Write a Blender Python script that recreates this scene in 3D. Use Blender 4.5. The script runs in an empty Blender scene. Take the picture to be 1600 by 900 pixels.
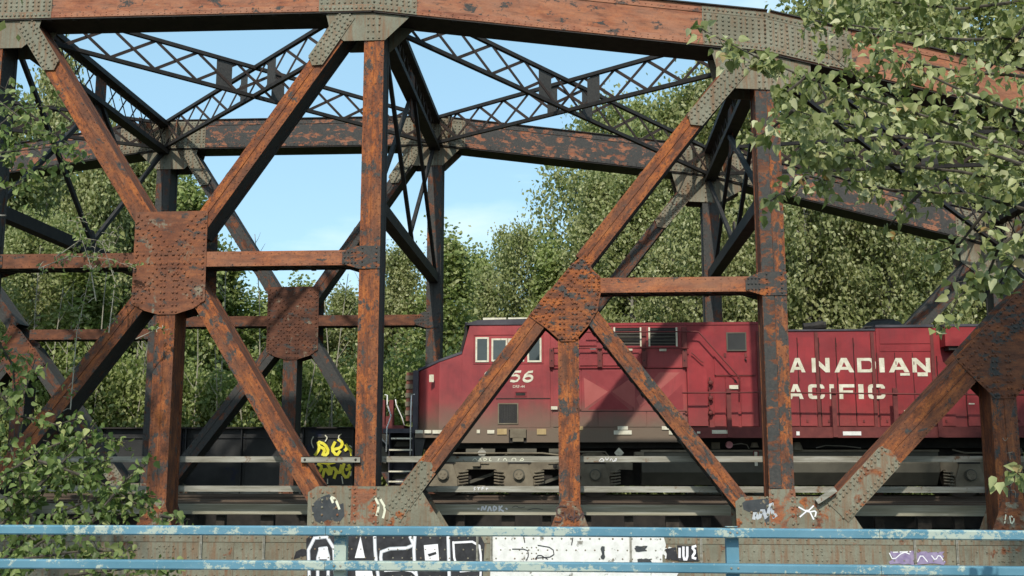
import bpy, bmesh, math, random
import numpy as np
from mathutils import Vector, Matrix
R = math.radians
random.seed(7); rng = np.random.default_rng(7)
S = bpy.context.scene
COL = S.collection

# ------------------------------------------------------------------ camera
FPX, PITCH, YAW = 1717.5, 0.159115, -0.06147
cam = bpy.data.objects.new('camera', bpy.data.cameras.new('camera')); COL.objects.link(cam); S.camera = cam
cam.data.sensor_width = 36; cam.data.lens = FPX * 36 / 1600; cam.data.clip_end = 5000; cam.data.clip_start = .1
FW = Vector((math.sin(YAW) * math.cos(PITCH), math.cos(YAW) * math.cos(PITCH), math.sin(PITCH)))
RT = Vector((math.cos(YAW), -math.sin(YAW), 0)); UP = RT.cross(FW)
cam.rotation_euler = (math.pi / 2 + PITCH, 0, -YAW); cam.location = (0, 0, 0)
S.render.resolution_x = 1024; S.render.resolution_y = 576

# ------------------------------------------------------------------ sky, sun, exposure
SUN_DIR = Vector((-0.10, -1.0, 0.93)).normalized()        # towards the sun (behind the camera)
W = bpy.data.worlds.new('World'); S.world = W; W.use_nodes = True
nt = W.node_tree; nt.nodes.clear()
wo = nt.nodes.new('ShaderNodeOutputWorld'); bg = nt.nodes.new('ShaderNodeBackground')
sky = nt.nodes.new('ShaderNodeTexSky'); sky.sky_type = 'NISHITA'; sky.sun_disc = False
sky.sun_elevation = math.asin(SUN_DIR.z); sky.sun_rotation = math.atan2(SUN_DIR.x, SUN_DIR.y)
sky.air_density = 1.0; sky.dust_density = 1.6; sky.ozone_density = 1.2
tc = nt.nodes.new('ShaderNodeTexCoord'); mp = nt.nodes.new('ShaderNodeMapping'); mp.inputs['Scale'].default_value = (1, 1, 3.2)
ns = nt.nodes.new('ShaderNodeTexNoise'); ns.inputs['Scale'].default_value = 2.1; ns.inputs['Detail'].default_value = 7; ns.inputs['Roughness'].default_value = .55
cr = nt.nodes.new('ShaderNodeValToRGB'); cr.color_ramp.elements[0].position = .54; cr.color_ramp.elements[1].position = .80
cr.color_ramp.elements[0].color = (.42, .42, .42, 1); cr.color_ramp.elements[1].color = (.85, .85, .85, 1)
mx = nt.nodes.new('ShaderNodeMix'); mx.data_type = 'RGBA'; mx.inputs['B'].default_value = (3.3, 6.0, 7.2, 1)
L = nt.links.new
L(tc.outputs['Generated'], mp.inputs['Vector']); L(mp.outputs[0], ns.inputs['Vector']); L(ns.outputs['Fac'], cr.inputs['Fac'])
L(cr.outputs['Color'], mx.inputs['Factor']); L(sky.outputs[0], mx.inputs['A']); L(mx.outputs['Result'], bg.inputs['Color'])
cr2 = nt.nodes.new('ShaderNodeValToRGB'); cr2.color_ramp.elements[0].position = .555; cr2.color_ramp.elements[1].position = .74; cr2.color_ramp.elements[1].color = (.8, .8, .8, 1)
mx2 = nt.nodes.new('ShaderNodeMix'); mx2.data_type = 'RGBA'; mx2.inputs['B'].default_value = (6.0, 6.5, 7.0, 1)
L(ns.outputs['Fac'], cr2.inputs['Fac']); L(cr2.outputs['Color'], mx2.inputs['Factor']); L(mx.outputs['Result'], mx2.inputs['A']); L(mx2.outputs['Result'], bg.inputs['Color'])
bg.inputs['Strength'].default_value = 0.15; L(bg.outputs[0], wo.inputs[0])
sl = bpy.data.lights.new('sun', 'SUN'); sl.energy = 3.4; sl.angle = R(1.1); sl.color = (1, .93, .82)
so = bpy.data.objects.new('sun', sl); COL.objects.link(so); so.rotation_euler = (-SUN_DIR).to_track_quat('-Z', 'Y').to_euler()
S.view_settings.view_transform = 'Standard'; S.view_settings.look = 'None'; S.view_settings.exposure = 0.22
S.view_settings.gamma = 1; S.view_settings.use_curve_mapping = False

# ------------------------------------------------------------------ helpers
def at(x, y, Y):
    "world point at depth Y that the photograph shows at pixel x, y"
    d = FW * FPX + RT * (x - 800) - UP * (y - 450)
    return d * (Y / d.y)

class MB:
    def __init__(s): s.v = []; s.f = []
    def box(s, a, b):
        x0, y0, z0 = a; x1, y1, z1 = b; n = len(s.v)
        s.v += [(x0,y0,z0),(x1,y0,z0),(x1,y1,z0),(x0,y1,z0),(x0,y0,z1),(x1,y0,z1),(x1,y1,z1),(x0,y1,z1)]
        s.f += [tuple(n+i for i in q) for q in ((0,3,2,1),(4,5,6,7),(0,1,5,4),(1,2,6,5),(2,3,7,6),(3,0,4,7))]
        return s
    def bar(s, p, q, w, h, up=(0, 0, 1)):
        p = Vector(p); q = Vector(q); d = (q - p)
        if d.length < 1e-6: return s
        d.normalize(); u = Vector(up)
        if abs(d.dot(u)) > .98: u = Vector((0, 1, 0))
        a = d.cross(u).normalized() * w / 2; b = a.cross(d).normalized() * h / 2; n = len(s.v)
        for c in (p, q): s.v += [tuple(c-a-b), tuple(c+a-b), tuple(c+a+b), tuple(c-a+b)]
        s.f += [tuple(n+i for i in k) for k in ((0,3,2,1),(4,5,6,7),(0,1,5,4),(1,2,6,5),(2,3,7,6),(3,0,4,7))]
        return s
    def tube(s, pts, r, n=8, r2=None):
        pts = [Vector(p) for p in pts]; m = len(pts); base = len(s.v)
        for i, p in enumerate(pts):
            d = (pts[min(i+1, m-1)] - pts[max(i-1, 0)]).normalized()
            u = Vector((0, 0, 1)) if abs(d.z) < .9 else Vector((1, 0, 0))
            a = d.cross(u).normalized(); b = d.cross(a); rr = r if r2 is None else r + (r2-r)*i/(m-1)
            for k in range(n):
                t = 2*math.pi*k/n; s.v.append(tuple(p + a*math.cos(t)*rr + b*math.sin(t)*rr))
        for i in range(m-1):
            for k in range(n):
                s.f.append((base+i*n+k, base+i*n+(k+1)%n, base+(i+1)*n+(k+1)%n, base+(i+1)*n+k))
        s.f.append(tuple(base+k for k in range(n))[::-1]); s.f.append(tuple(base+(m-1)*n+k for k in range(n)))
        return s
    def cyl(s, c, axis, r, h, n=20, r2=None):
        c = Vector(c); a = Vector(axis).normalized(); return s.tube([c, c+a*h], r, n, r2)
    def prism(s, poly, y0, y1):
        "poly: list of (x,z); extruded along Y"
        n = len(s.v); m = len(poly)
        s.v += [(x, y0, z) for x, z in poly] + [(x, y1, z) for x, z in poly]
        s.f.append(tuple(range(n, n+m))); s.f.append(tuple(range(n+2*m-1, n+m-1, -1)))
        for i in range(m): s.f.append((n+i, n+m+i, n+m+(i+1)%m, n+(i+1)%m))
        return s
    def rivet(s, x, z, y, r=.022, h=.016, sy=-1):
        n = len(s.v); K = 7
        for rr, hh in ((1, 0), (.75, .75)):
            for k in range(K):
                t = 2*math.pi*k/K; s.v.append((x+math.cos(t)*r*rr, y+sy*h*hh, z+math.sin(t)*r*rr))
        s.v.append((x, y+sy*h, z))
        for k in range(K):
            s.f.append((n+k, n+(k+1)%K, n+K+(k+1)%K, n+K+k)); s.f.append((n+K+k, n+K+(k+1)%K, n+2*K))
        return s
    def ribbon(s, pts, w, y):
        "flat stroke in the plane Y=y; pts (x,z)"
        P = [Vector((p[0], p[1])) for p in pts]; m = len(P); n = len(s.v)
        for i, p in enumerate(P):
            a = (P[i]-P[i-1]).normalized() if i else (P[1]-P[0]).normalized()
            b = (P[i+1]-P[i]).normalized() if i < m-1 else a
            t = (a+b); t = t.normalized() if t.length > .2 else a
            nn = Vector((-t.y, t.x)); k = max(.5, nn.dot(Vector((-a.y, a.x))))
            o = nn*(w/2/k); s.v += [(p.x+o.x, y, p.y+o.y), (p.x-o.x, y, p.y-o.y)]
        for i in range(m-1): s.f.append((n+2*i, n+2*i+1, n+2*i+3, n+2*i+2))
        return s
    def mesh(s, name):
        me = bpy.data.meshes.new(name); me.from_pydata(s.v, [], s.f); me.update(); return me
    def build(s, name, mat, parent=None, smooth=False, M=None, fix=True):
        me = s.mesh(name)
        if fix:
            bm = bmesh.new(); bm.from_mesh(me); bmesh.ops.recalc_face_normals(bm, faces=bm.faces); bm.to_mesh(me); bm.free()
        if smooth: me.shade_smooth()
        me.materials.append(mat); o = bpy.data.objects.new(name, me); COL.objects.link(o)
        if M is not None: o.matrix_world = M
        if parent is not None: adopt(o, parent)
        return o

def world_of(o):
    m = o.matrix_basis.copy()
    while o.parent is not None: o = o.parent; m = o.matrix_basis @ m
    return m
def adopt(o, parent):
    m = o.matrix_basis.copy(); o.parent = parent; o.matrix_basis = world_of(parent).inverted() @ m
def empty(name, loc=(0, 0, 0), label=None, cat=None, group=None):
    o = bpy.data.objects.new(name, None); COL.objects.link(o); o.location = loc; o.empty_display_size = .3
    return tag(o, label, cat, group)
def tag(o, label=None, cat=None, group=None, kind=None):
    if label: o['label'] = label
    if cat: o['category'] = cat
    if group: o['group'] = group
    if kind: o['kind'] = kind
    return o

# ------------------------------------------------------------------ materials
def newmat(name):
    m = bpy.data.materials.new(name); m.use_nodes = True; t = m.node_tree; b = t.nodes['Principled BSDF']; return m, t, b
def N(t, ty, **kw):
    n = t.nodes.new(ty)
    for k, v in kw.items():
        if k in n.inputs.keys(): n.inputs[k].default_value = v
        else: setattr(n, k, v)
    return n
def ramp(t, src, stops):
    n = t.nodes.new('ShaderNodeValToRGB'); e = n.color_ramp.elements
    while len(e) < len(stops): e.new(.5)
    for i, (p, c) in enumerate(stops):
        e[i].position = p; e[i].color = (c, c, c, 1) if isinstance(c, (int, float)) else (*c, 1)
    t.links.new(src, n.inputs[0]); return n.outputs[0]
def mixc(t, fac, a, b, blend='MIX'):
    n = t.nodes.new('ShaderNodeMix'); n.data_type = 'RGBA'; n.blend_type = blend
    for k, v in (('Factor', fac), ('A', a), ('B', b)):
        i = [q for q in n.inputs if q.name == k and q.enabled][0] if k != 'Factor' else n.inputs[0]
        if isinstance(v, (int, float)): i.default_value = v
        elif isinstance(v, tuple): i.default_value = (*v, 1)
        else: t.links.new(v, i)
    return n.outputs['Result']
def math_(t, op, a, b=0., c=None):
    n = t.nodes.new('ShaderNodeMath'); n.operation = op; n.use_clamp = False
    for i, v in enumerate((a, b, c)):
        if v is None: continue
        if isinstance(v, (int, float)): n.inputs[i].default_value = v
        else: t.links.new(v, n.inputs[i])
    return n.outputs[0]
def coords(t, scale=(1, 1, 1), rnd=True):
    tc = t.nodes.new('ShaderNodeTexCoord'); m = t.nodes.new('ShaderNodeMapping'); m.inputs['Scale'].default_value = scale
    t.links.new(tc.outputs['Object'], m.inputs[0])
    if rnd:
        oi = t.nodes.new('ShaderNodeObjectInfo'); v = N(t, 'ShaderNodeMath', operation='MULTIPLY'); v.inputs[1].default_value = 60
        t.links.new(oi.outputs['Random'], v.inputs[0]); t.links.new(v.outputs[0], m.inputs['Location'])
    return m.outputs[0]
def noise(t, vec, scale, detail=6, rough=.6, dist=0.):
    n = N(t, 'ShaderNodeTexNoise', Scale=scale, Detail=detail, Roughness=rough, Distortion=dist); t.links.new(vec, n.inputs['Vector']); return n.outputs['Fac']
def bump(t, b, h, strength=.4, dist=.01):
    n = N(t, 'ShaderNodeBump', Strength=strength, Distance=dist); t.links.new(h, n.inputs['Height']); t.links.new(n.outputs[0], b.inputs['Normal'])

def make_steel():
    "rusting riveted steel; object attributes: pale (remaining grey-olive paint), dark (remaining black paint), tone (darker rust); on webs both paint in shade"
    m, t, b = newmat('rusted_steel'); v = coords(t, (.33, 1, 1)); v2 = coords(t, (1, 1, 1))
    at_ = {}
    for k in ('pale', 'dark', 'tone', 'fade'):
        a = t.nodes.new('ShaderNodeAttribute'); a.attribute_type = 'OBJECT'; a.attribute_name = k; at_[k] = a.outputs['Fac']
    n1 = noise(t, v, 5.5, 10, .78, .15); n2 = noise(t, v2, 17, 8, .75); n3 = noise(t, v, 1.7, 3, .5)
    rust = ramp(t, n1, [(.30, (.05, .024, .016)), (.41, (.12, .046, .026)), (.48, (.23, .072, .030)), (.55, (.38, .115, .030)), (.64, (.46, .155, .042)), (.76, (.28, .13, .07))])
    rust = mixc(t, ramp(t, n3, [(.42, 0), (.66, .62)]), rust, (.16, .075, .046))
    fine = noise(t, v2, 42, 6, .75)
    rust = mixc(t, ramp(t, fine, [(.3, .5), (.56, 0)]), rust, (.07, .034, .022))
    spots = ramp(t, n2, [(.36, 1), (.47, 0)])
    rust = mixc(t, spots, rust, (.06, .025, .015))
    salmon = ramp(t, noise(t, v, 3.2, 9, .72, .2), [(.32, (.16, .062, .04)), (.42, (.32, .125, .075)), (.50, (.39, .175, .105)), (.62, (.42, .215, .14)), (.78, (.33, .13, .06))])
    rust = mixc(t, at_['fade'], rust, salmon)
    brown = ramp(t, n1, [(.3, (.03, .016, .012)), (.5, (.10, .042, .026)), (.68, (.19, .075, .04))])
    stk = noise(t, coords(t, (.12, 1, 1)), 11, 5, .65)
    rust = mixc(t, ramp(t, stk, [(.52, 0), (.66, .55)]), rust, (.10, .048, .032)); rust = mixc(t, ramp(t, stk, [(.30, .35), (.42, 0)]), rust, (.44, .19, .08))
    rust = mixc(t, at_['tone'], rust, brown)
    # black paint that is left; on webs also painted-in shade
    dm = math_(t, 'ADD', math_(t, 'MULTIPLY', n1, .45), math_(t, 'MULTIPLY', n3, .55))
    n4 = noise(t, coords(t, (.6, 1, 1)), 4.2, 10, .74, .25)
    mk = math_(t, 'SUBTRACT', math_(t, 'ADD', n4, math_(t, 'MULTIPLY', at_['dark'], .42)), .70)
    mk = ramp(t, math_(t, 'MULTIPLY', mk, 14), [(.0, 0), (.7, 1)])
    dk = ramp(t, n2, [(.3, (.035, .036, .036)), (.7, (.075, .072, .066))])
    c = mixc(t, mk, rust, dk)
    # pale olive-grey paint
    n5 = noise(t, v2, 2.6, 8, .66, .4)
    mp_ = math_(t, 'SUBTRACT', math_(t, 'ADD', n5, math_(t, 'MULTIPLY', at_['pale'], .5)), .72)
    mp_ = ramp(t, math_(t, 'MULTIPLY', mp_, 11), [(.0, 0), (.8, 1)])
    pl = ramp(t, n3, [(.3, (.165, .165, .122)), (.7, (.245, .24, .182))])
    st = noise(t, coords(t, (6, 6, .5)), 2.2, 5, .6)
    pl = mixc(t, ramp(t, st, [(.45, 0), (.68, .8)]), pl, (.20, .105, .055))
    pl = mixc(t, ramp(t, n2, [(.32, .6), (.50, 0)]), pl, (.12, .09, .06)); pl = mixc(t, ramp(t, noise(t, v2, 1.1, 5, .6), [(.46, 0), (.70, .55)]), pl, (.13, .115, .08))
    c = mixc(t, mp_, c, pl)
    t.links.new(c, b.inputs['Base Color']); b.inputs['Roughness'].default_value = .82; b.inputs['Specular IOR Level'].default_value = .25
    h = math_(t, 'ADD', math_(t, 'MULTIPLY', n2, .5), math_(t, 'ADD', n1, math_(t, 'MULTIPLY', mk, .25)))
    bump(t, b, h, .55, .012); return m
def simple(name, stops, scale=3, detail=6, rough=.6, roughness=.7, strength=.2, dist=.004, sc=(1, 1, 1), metal=0, spots=None, spec=.35):
    m, t, b = newmat(name); v = coords(t, sc); n = noise(t, v, scale, detail, rough)
    c = ramp(t, n, stops)
    if spots: c = mixc(t, ramp(t, noise(t, coords(t, (1, 1, 1)), spots[1], 8, .7), [(spots[2], 0), (spots[2]+.05, 1)]), c, spots[0])
    t.links.new(c, b.inputs['Base Color']); b.inputs['Roughness'].default_value = roughness; b.inputs['Metallic'].default_value = metal
    b.inputs['Specular IOR Level'].default_value = spec
    if strength: bump(t, b, noise(t, v, scale*6, 6, .7), strength, dist)
    return m
M = {}
M['steel'] = make_steel()
M['black'] = simple('black_steel', [(.3, (.012, .012, .012)), (.7, (.035, .03, .026))], 4, roughness=.75)
M['lattice'] = simple('lattice_bar_brown', [(.3, (.018, .014, .012)), (.7, (.07, .045, .035))], 3, roughness=.8)
M['plank'] = simple('weathered_board', [(.3, (.22, .205, .14)), (.6, (.36, .345, .27)), (.8, (.50, .49, .43))], 5, sc=(.15, 1, 3), roughness=.9)
M['galv'] = simple('galvanised_rail', [(.3, (.15, .14, .105)), (.55, (.29, .28, .235)), (.8, (.44, .44, .41))], 6, sc=(.2, 1, 2), roughness=.65, spots=((.16, .09, .05), 2.2, .6))
M['rail'] = simple('rail_steel', [(.3, (.05, .035, .025)), (.7, (.14, .10, .07))], 5, sc=(.1, 1, 1), roughness=.55)
M['tie'] = simple('tie_timber', [(.3, (.02, .017, .014)), (.7, (.06, .05, .04))], 6, roughness=.95)
M['girder'] = simple('charcoal_paint', [(.3, (.018, .019, .02)), (.7, (.04, .041, .041))], 1.2, roughness=.5, spots=((.012, .016, .04), .5, .62), strength=.1)
M['tank'] = simple('tank_grime', [(.3, (.07, .066, .052)), (.7, (.12, .113, .088))], 1.5, roughness=.8)
M['truck'] = simple('truck_grime', [(.3, (.12, .10, .072)), (.7, (.225, .195, .14))], 2.5, roughness=.9)
M['glass'] = simple('cab_glass', [(.3, (.02, .03, .032)), (.7, (.05, .065, .068))], 1, roughness=.05, strength=0, spec=.6)
M['cream'] = simple('cream_paint', [(.3, (.50, .46, .34)), (.7, (.74, .72, .60))], 6, roughness=.7, spots=((.28, .20, .12), 9, .62), strength=.1)
M['white'] = simple('white_paint', [(.3, (.60, .60, .57)), (.7, (.80, .80, .78))], 6, roughness=.8, spots=((.22, .21, .18), 3.5, .60), strength=.2)
M['whitespray'] = simple('white_spray', [(.3, (.70, .70, .74)), (.7, (.85, .85, .86))], 6, roughness=.7, strength=0)
M['blackspray'] = simple('black_spray', [(.3, (.012, .012, .014)), (.7, (.04, .04, .045))], 6, roughness=.6, strength=0)
M['darkpatch'] = simple('dark_overpaint', [(.3, (.03, .035, .04)), (.7, (.06, .066, .07))], 5, roughness=.7, strength=0, spots=((.22, .18, .12), 7, .6))
M['greyspray'] = simple('silver_spray', [(.3, (.35, .38, .42)), (.7, (.5, .53, .56))], 6, roughness=.5, strength=0)
M['violet'] = simple('violet_spray', [(.3, (.18, .13, .26)), (.7, (.35, .30, .42))], 6, roughness=.6, strength=0)
M['yellow'] = simple('yellow_spray', [(.3, (.75, .66, .03)), (.7, (.9, .85, .12))], 5, roughness=.6, strength=0)
M['faint_spray'] = simple('faint_spray', [(.3, (.20, .15, .11)), (.7, (.33, .27, .20))], 9, roughness=.8, strength=0)
M['cream_spray'] = simple('cream_spray', [(.3, (.6, .6, .45)), (.7, (.75, .75, .6))], 5, roughness=.6, strength=0)
M['brownspray'] = simple('brown_spray', [(.3, (.05, .03, .03)), (.7, (.09, .05, .045))], 5, roughness=.6, strength=0)
M['pink'] = simple('faded_pink', [(.3, (.55, .22, .24)), (.7, (.7, .35, .36))], 5, roughness=.6)
M['bark'] = simple('poplar_bark', [(.3, (.10, .095, .08)), (.7, (.30, .285, .25))], 7, sc=(1, 1, .3), roughness=.95, strength=.6, dist=.02)
M['palebark'] = simple('pale_bark', [(.3, (.22, .20, .15)), (.7, (.42, .39, .31))], 9, roughness=.95)
M['darkbark'] = simple('dark_bark', [(.3, (.03, .026, .02)), (.7, (.10, .085, .065))], 12, roughness=.95)
M['ground'] = simple('leaf_litter', [(.3, (.025, .03, .015)), (.7, (.06, .06, .035))], .6, roughness=1, strength=.5, dist=.05)
M['asphalt'] = simple('asphalt', [(.3, (.04, .04, .042)), (.7, (.07, .07, .07))], 20, roughness=.95)
M['concrete'] = simple('concrete', [(.3, (.24, .23, .21)), (.7, (.36, .35, .32))], 3, roughness=.95)
M['gold'] = simple('reflector_tan', [(.3, (.34, .24, .11)), (.7, (.46, .35, .18))], 6, roughness=.6)
M['charcoal'] = simple('charcoal_roof', [(.3, (.035, .035, .045)), (.7, (.09, .085, .10))], 2, roughness=.8)

def make_red(name, lift, grime):
    "faded locomotive red, road grime rising from the sill (object Z)"
    m, t, b = newmat(name); v = coords(t, (1, 1, 1), False); n = noise(t, v, 1.3, 6, .6); n2 = noise(t, coords(t, (5, 5, .45), False), 3, 6, .65)
    c = ramp(t, n, [(.32, (.20+lift, .018+lift*.4, .022+lift*.38)), (.68, (.34+lift, .030+lift*.55, .036+lift*.5))])
    c = mixc(t, ramp(t, n2, [(.5, 0), (.78, .38)]), c, (.10, .03, .028))
    n6 = noise(t, coords(t, (1, 1, 1), False), .75, 7, .62, .4); oi = t.nodes.new('ShaderNodeObjectInfo')
    c = mixc(t, ramp(t, n6, [(.46, 0), (.70, .62)]), c, (.13, .022, .03)); c = mixc(t, ramp(t, n6, [(.30, .35), (.44, 0)]), c, (.46, .075, .07))
    c = mixc(t, math_(t, 'MULTIPLY', oi.outputs['Random'], .28), c, (.17, .022, .028))
    sp = t.nodes.new('ShaderNodeSeparateXYZ'); tcn = t.nodes.new('ShaderNodeTexCoord'); t.links.new(tcn.outputs['Object'], sp.inputs[0])
    z = math_(t, 'ADD', sp.outputs[2], math_(t, 'MULTIPLY', math_(t, 'SUBTRACT', n, .5), .5))
    g = ramp(t, math_(t, 'MULTIPLY_ADD', z, 1/2.2, -.15/2.2), [(.26, .88), (.46, .55), (.64, .12), (.82, 0)])
    g = math_(t, 'MINIMUM', math_(t, 'MULTIPLY', g, grime), .95)
    c = mixc(t, g, c, (.15, .12, .085))
    t.links.new(c, b.inputs['Base Color']); b.inputs['Roughness'].default_value = .52; b.inputs['Specular IOR Level'].default_value = .35
    bump(t, b, noise(t, v, 1.7, 4, .55), .35, .03); return m
M['red'] = make_red('faded_red_paint', .05, 1.25); M['red2'] = make_red('deep_red_paint', .0, .25)

def make_blue():
    m, t, b = newmat('chipped_blue_paint'); v = coords(t, (.8, 1, 1), False)
    n = noise(t, v, 9, 10, .80, .1); n2 = noise(t, coords(t, (.5, 1, 1), False), 1.6, 3, .5)
    c = ramp(t, noise(t, v, 2, 4, .6), [(.3, (.055, .17, .235)), (.7, (.115, .255, .335))])
    k = ramp(t, math_(t, 'ADD', math_(t, 'MULTIPLY', n, .62), math_(t, 'MULTIPLY', n2, .38)), [(.515, 0), (.535, 1)])
    c = mixc(t, k, c, (.36, .42, .36))
    c = mixc(t, ramp(t, noise(t, v, 14, 8, .7), [(.66, 0), (.72, .8)]), c, (.14, .10, .07))
    t.links.new(c, b.inputs['Base Color']); b.inputs['Roughness'].default_value = .6
    bump(t, b, math_(t, 'ADD', k, n), .3, .004); return m
M['blue'] = make_blue()

def make_leaf(name, stops, trans=.35, far=True):
    m, t, b = newmat(name); out = t.nodes['Material Output']
    g = t.nodes.new('ShaderNodeNewGeometry'); c = ramp(t, g.outputs['Random Per Island'], stops)
    oi = t.nodes.new('ShaderNodeObjectInfo'); cl = noise(t, coords(t, (1, 1, 1), True), .55, 4, .6)
    c = mixc(t, ramp(t, cl, [(.36, .30 if far else .12), (.52, 0)]), c, (.09, .12, .035)); c = mixc(t, ramp(t, cl, [(.52, 0), (.68, .38)]), c, (.36, .36, .15))
    c = mixc(t, math_(t, 'MULTIPLY', oi.outputs['Random'], .30 if far else .0), c, (.22, .28, .07))
    t.links.new(c, b.inputs['Base Color']); b.inputs['Roughness'].default_value = .48; b.inputs['Specular IOR Level'].default_value = .35
    tr = t.nodes.new('ShaderNodeBsdfTranslucent'); t.links.new(mixc(t, .5, c, (.20, .26, .03)), tr.inputs['Color'])
    mxs = t.nodes.new('ShaderNodeMixShader'); mxs.inputs[0].default_value = trans
    t.links.new(b.outputs[0], mxs.inputs[1]); t.links.new(tr.outputs[0], mxs.inputs[2]); t.links.new(mxs.outputs[0], out.inputs[0]); return m
M['leaf_far'] = make_leaf('far_leaves', [(.0, (.14, .165, .055)), (.5, (.29, .31, .125)), (.82, (.44, .45, .22)), (1, (.56, .56, .33))], .42)
M['leaf_far2'] = make_leaf('far_green_leaves', [(.0, (.11, .155, .04)), (.5, (.23, .29, .085)), (.85, (.38, .43, .16)), (1, (.52, .53, .29))], .42)
M['leaf_near'] = make_leaf('near_leaves', [(.0, (.12, .15, .045)), (.45, (.25, .28, .10)), (.8, (.44, .46, .21)), (.975, (.60, .60, .36)), (1, (.5, .28, .10))], .4, False)
M['leaf_shrub'] = make_leaf('shrub_leaves', [(.0, (.06, .105, .03)), (.5, (.15, .22, .06)), (.9, (.29, .36, .12)), (1, (.46, .48, .19))], .38, False)

# ================================================================== setting
g = MB(); g.v = [(-900, -300, -3.6), (900, -300, -3.6), (900, 1500, -3.6), (-900, 1500, -3.6)]; g.f = [(0, 1, 2, 3)]
tag(g.build('ground', M['ground']), kind='structure')
r = MB().box((-60, -12, -1.9), (60, 10.35, -1.65)); tag(r.build('road', M['asphalt']), kind='structure')
k = MB().box((-60, 9.6, -1.645), (60, 10.5, -1.52)); tag(k.build('kerb', M['concrete']), kind='structure')

# ================================================================== truss bridge
BR = empty('truss_bridge', (0, 24, -3.6), 'riveted steel truss railway bridge, rust-orange with curved top chord and pale grey gussets', 'bridge')
ND = {-3: (-31.6, 6.7), -2: (-22.7, 9.2), -1: (-13.79, 10.42), 0: (-4.68, 10.40), 1: (4.26, 9.2), 2: (13.2, 6.75), 3: (22.1, 3.2)}
DEP = .72; YN, YF = 24.0, 34.8

def steelpart(o, pale=0., dark=.3, tone=0., fade=0.):
    o['fade'] = float(fade); o['pale'] = float(pale); o['dark'] = float(dark); o['tone'] = float(tone); return o

def member(name, p0, p1, w, Y0, parent, pale=0., dark=.3, tone=0., dep=DEP, bumps=True, seam=True, riv=True, step=.010, fade=0., web=None):
    p0 = Vector((p0[0], 0, p0[1])); p1 = Vector((p1[0], 0, p1[1])); ex = (p1-p0); Ln = ex.length; ex.normalize()
    ey = Vector((0, 1, 0)); ez = ex.cross(ey)
    Mx = Matrix((ex, ey, ez)).transposed().to_4x4(); Mx.translation = Vector((p0.x, Y0, p0.z))
    m = MB(); h = w/2
    if seam:
        m.box((0, 0, -h), (Ln, .02, -.006)); m.box((0, step, .006), (Ln, .025, h)); m.box((0, .018, -.02), (Ln, .03, .02))
    else: m.box((0, 0, -h), (Ln, .02, h))
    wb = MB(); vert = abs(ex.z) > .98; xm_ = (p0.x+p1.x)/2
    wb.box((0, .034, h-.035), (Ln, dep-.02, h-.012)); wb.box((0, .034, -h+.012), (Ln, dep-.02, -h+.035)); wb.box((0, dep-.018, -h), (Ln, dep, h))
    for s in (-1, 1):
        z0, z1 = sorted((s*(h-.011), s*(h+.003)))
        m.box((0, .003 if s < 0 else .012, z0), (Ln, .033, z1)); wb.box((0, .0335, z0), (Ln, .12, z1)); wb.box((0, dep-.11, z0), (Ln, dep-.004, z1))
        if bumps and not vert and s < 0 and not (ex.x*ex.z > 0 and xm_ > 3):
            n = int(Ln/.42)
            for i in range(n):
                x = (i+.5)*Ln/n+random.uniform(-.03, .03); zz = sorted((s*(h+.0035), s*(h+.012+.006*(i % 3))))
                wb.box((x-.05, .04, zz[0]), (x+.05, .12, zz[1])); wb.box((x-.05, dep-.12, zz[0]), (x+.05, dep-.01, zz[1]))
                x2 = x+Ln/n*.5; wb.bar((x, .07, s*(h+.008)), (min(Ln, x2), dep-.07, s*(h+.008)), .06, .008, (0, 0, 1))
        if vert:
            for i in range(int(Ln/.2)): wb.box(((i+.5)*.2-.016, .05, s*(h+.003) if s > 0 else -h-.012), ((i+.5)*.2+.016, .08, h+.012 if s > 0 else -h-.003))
    if riv:
        n = int(Ln/.17)
        for i in range(n):
            x = (i+.5)*Ln/n
            for s in (-1, 1): m.rivet(x, s*(h-.045), 0 if s < 0 else step if seam else 0, .017, .013)
    o = m.build(name, M['steel'], None, M=Mx, fix=False); adopt(o, parent)
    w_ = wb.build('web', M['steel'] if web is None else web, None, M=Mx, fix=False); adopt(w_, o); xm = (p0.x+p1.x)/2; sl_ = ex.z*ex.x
    lit_web = Y0 < 30 and ((sl_ < -.1 and xm < 0) or (sl_ > .1 and xm > 3) or (vert and (abs(xm+9.3) < .2 or xm > 3)))
    steelpart(w_, 0, .30 if lit_web else .75, .45 if lit_web else .9)  # webs facing away from the sun are coloured darker, as painted shade
    return steelpart(o, pale, dark, tone, fade)

def inside(p, poly):
    c = False; x, z = p
    for i in range(len(poly)):
        (x0, z0), (x1, z1) = poly[i-1], poly[i]
        if (z0 > z) != (z1 > z) and x < (x1-x0)*(z-z0)/(z1-z0)+x0: c = not c
    return c
def plate(name, poly, Y0, parent, th=.018, rows=(), pale=0., dark=.3, tone=0., fade=0., back=True, edge=.0, sp=.13, r=.029):
    "gusset plate on the front (and back) of a joint; rows = list of (p, q) rivet rows; edge = inset of a perimeter row"
    m = MB().prism(poly, Y0-th, Y0-.002)
    if back: steelpart(MB().prism(poly, Y0+DEP+.002, Y0+DEP+th).build(name, M['steel'], parent), pale, max(dark, .5), .6)
    rows = list(rows)
    if edge:
        c = Vector((sum(p[0] for p in poly)/len(poly), sum(p[1] for p in poly)/len(poly)))
        q = [c+(Vector(p)-c)*(1-edge/(Vector(p)-c).length) for p in poly]
        rows += [(q[i-1], q[i]) for i in range(len(q))]
    for a, b in rows:
        a = Vector(a); b = Vector(b); n = max(1, int((b-a).length/sp))
        for i in range(n+1):
            p = a.lerp(b, i/n)
            if inside(p, poly): m.rivet(p.x, p.y, Y0-th, r, .028)
    return steelpart(m.build(name, M['steel'], parent), pale, dark, tone, fade)
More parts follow.
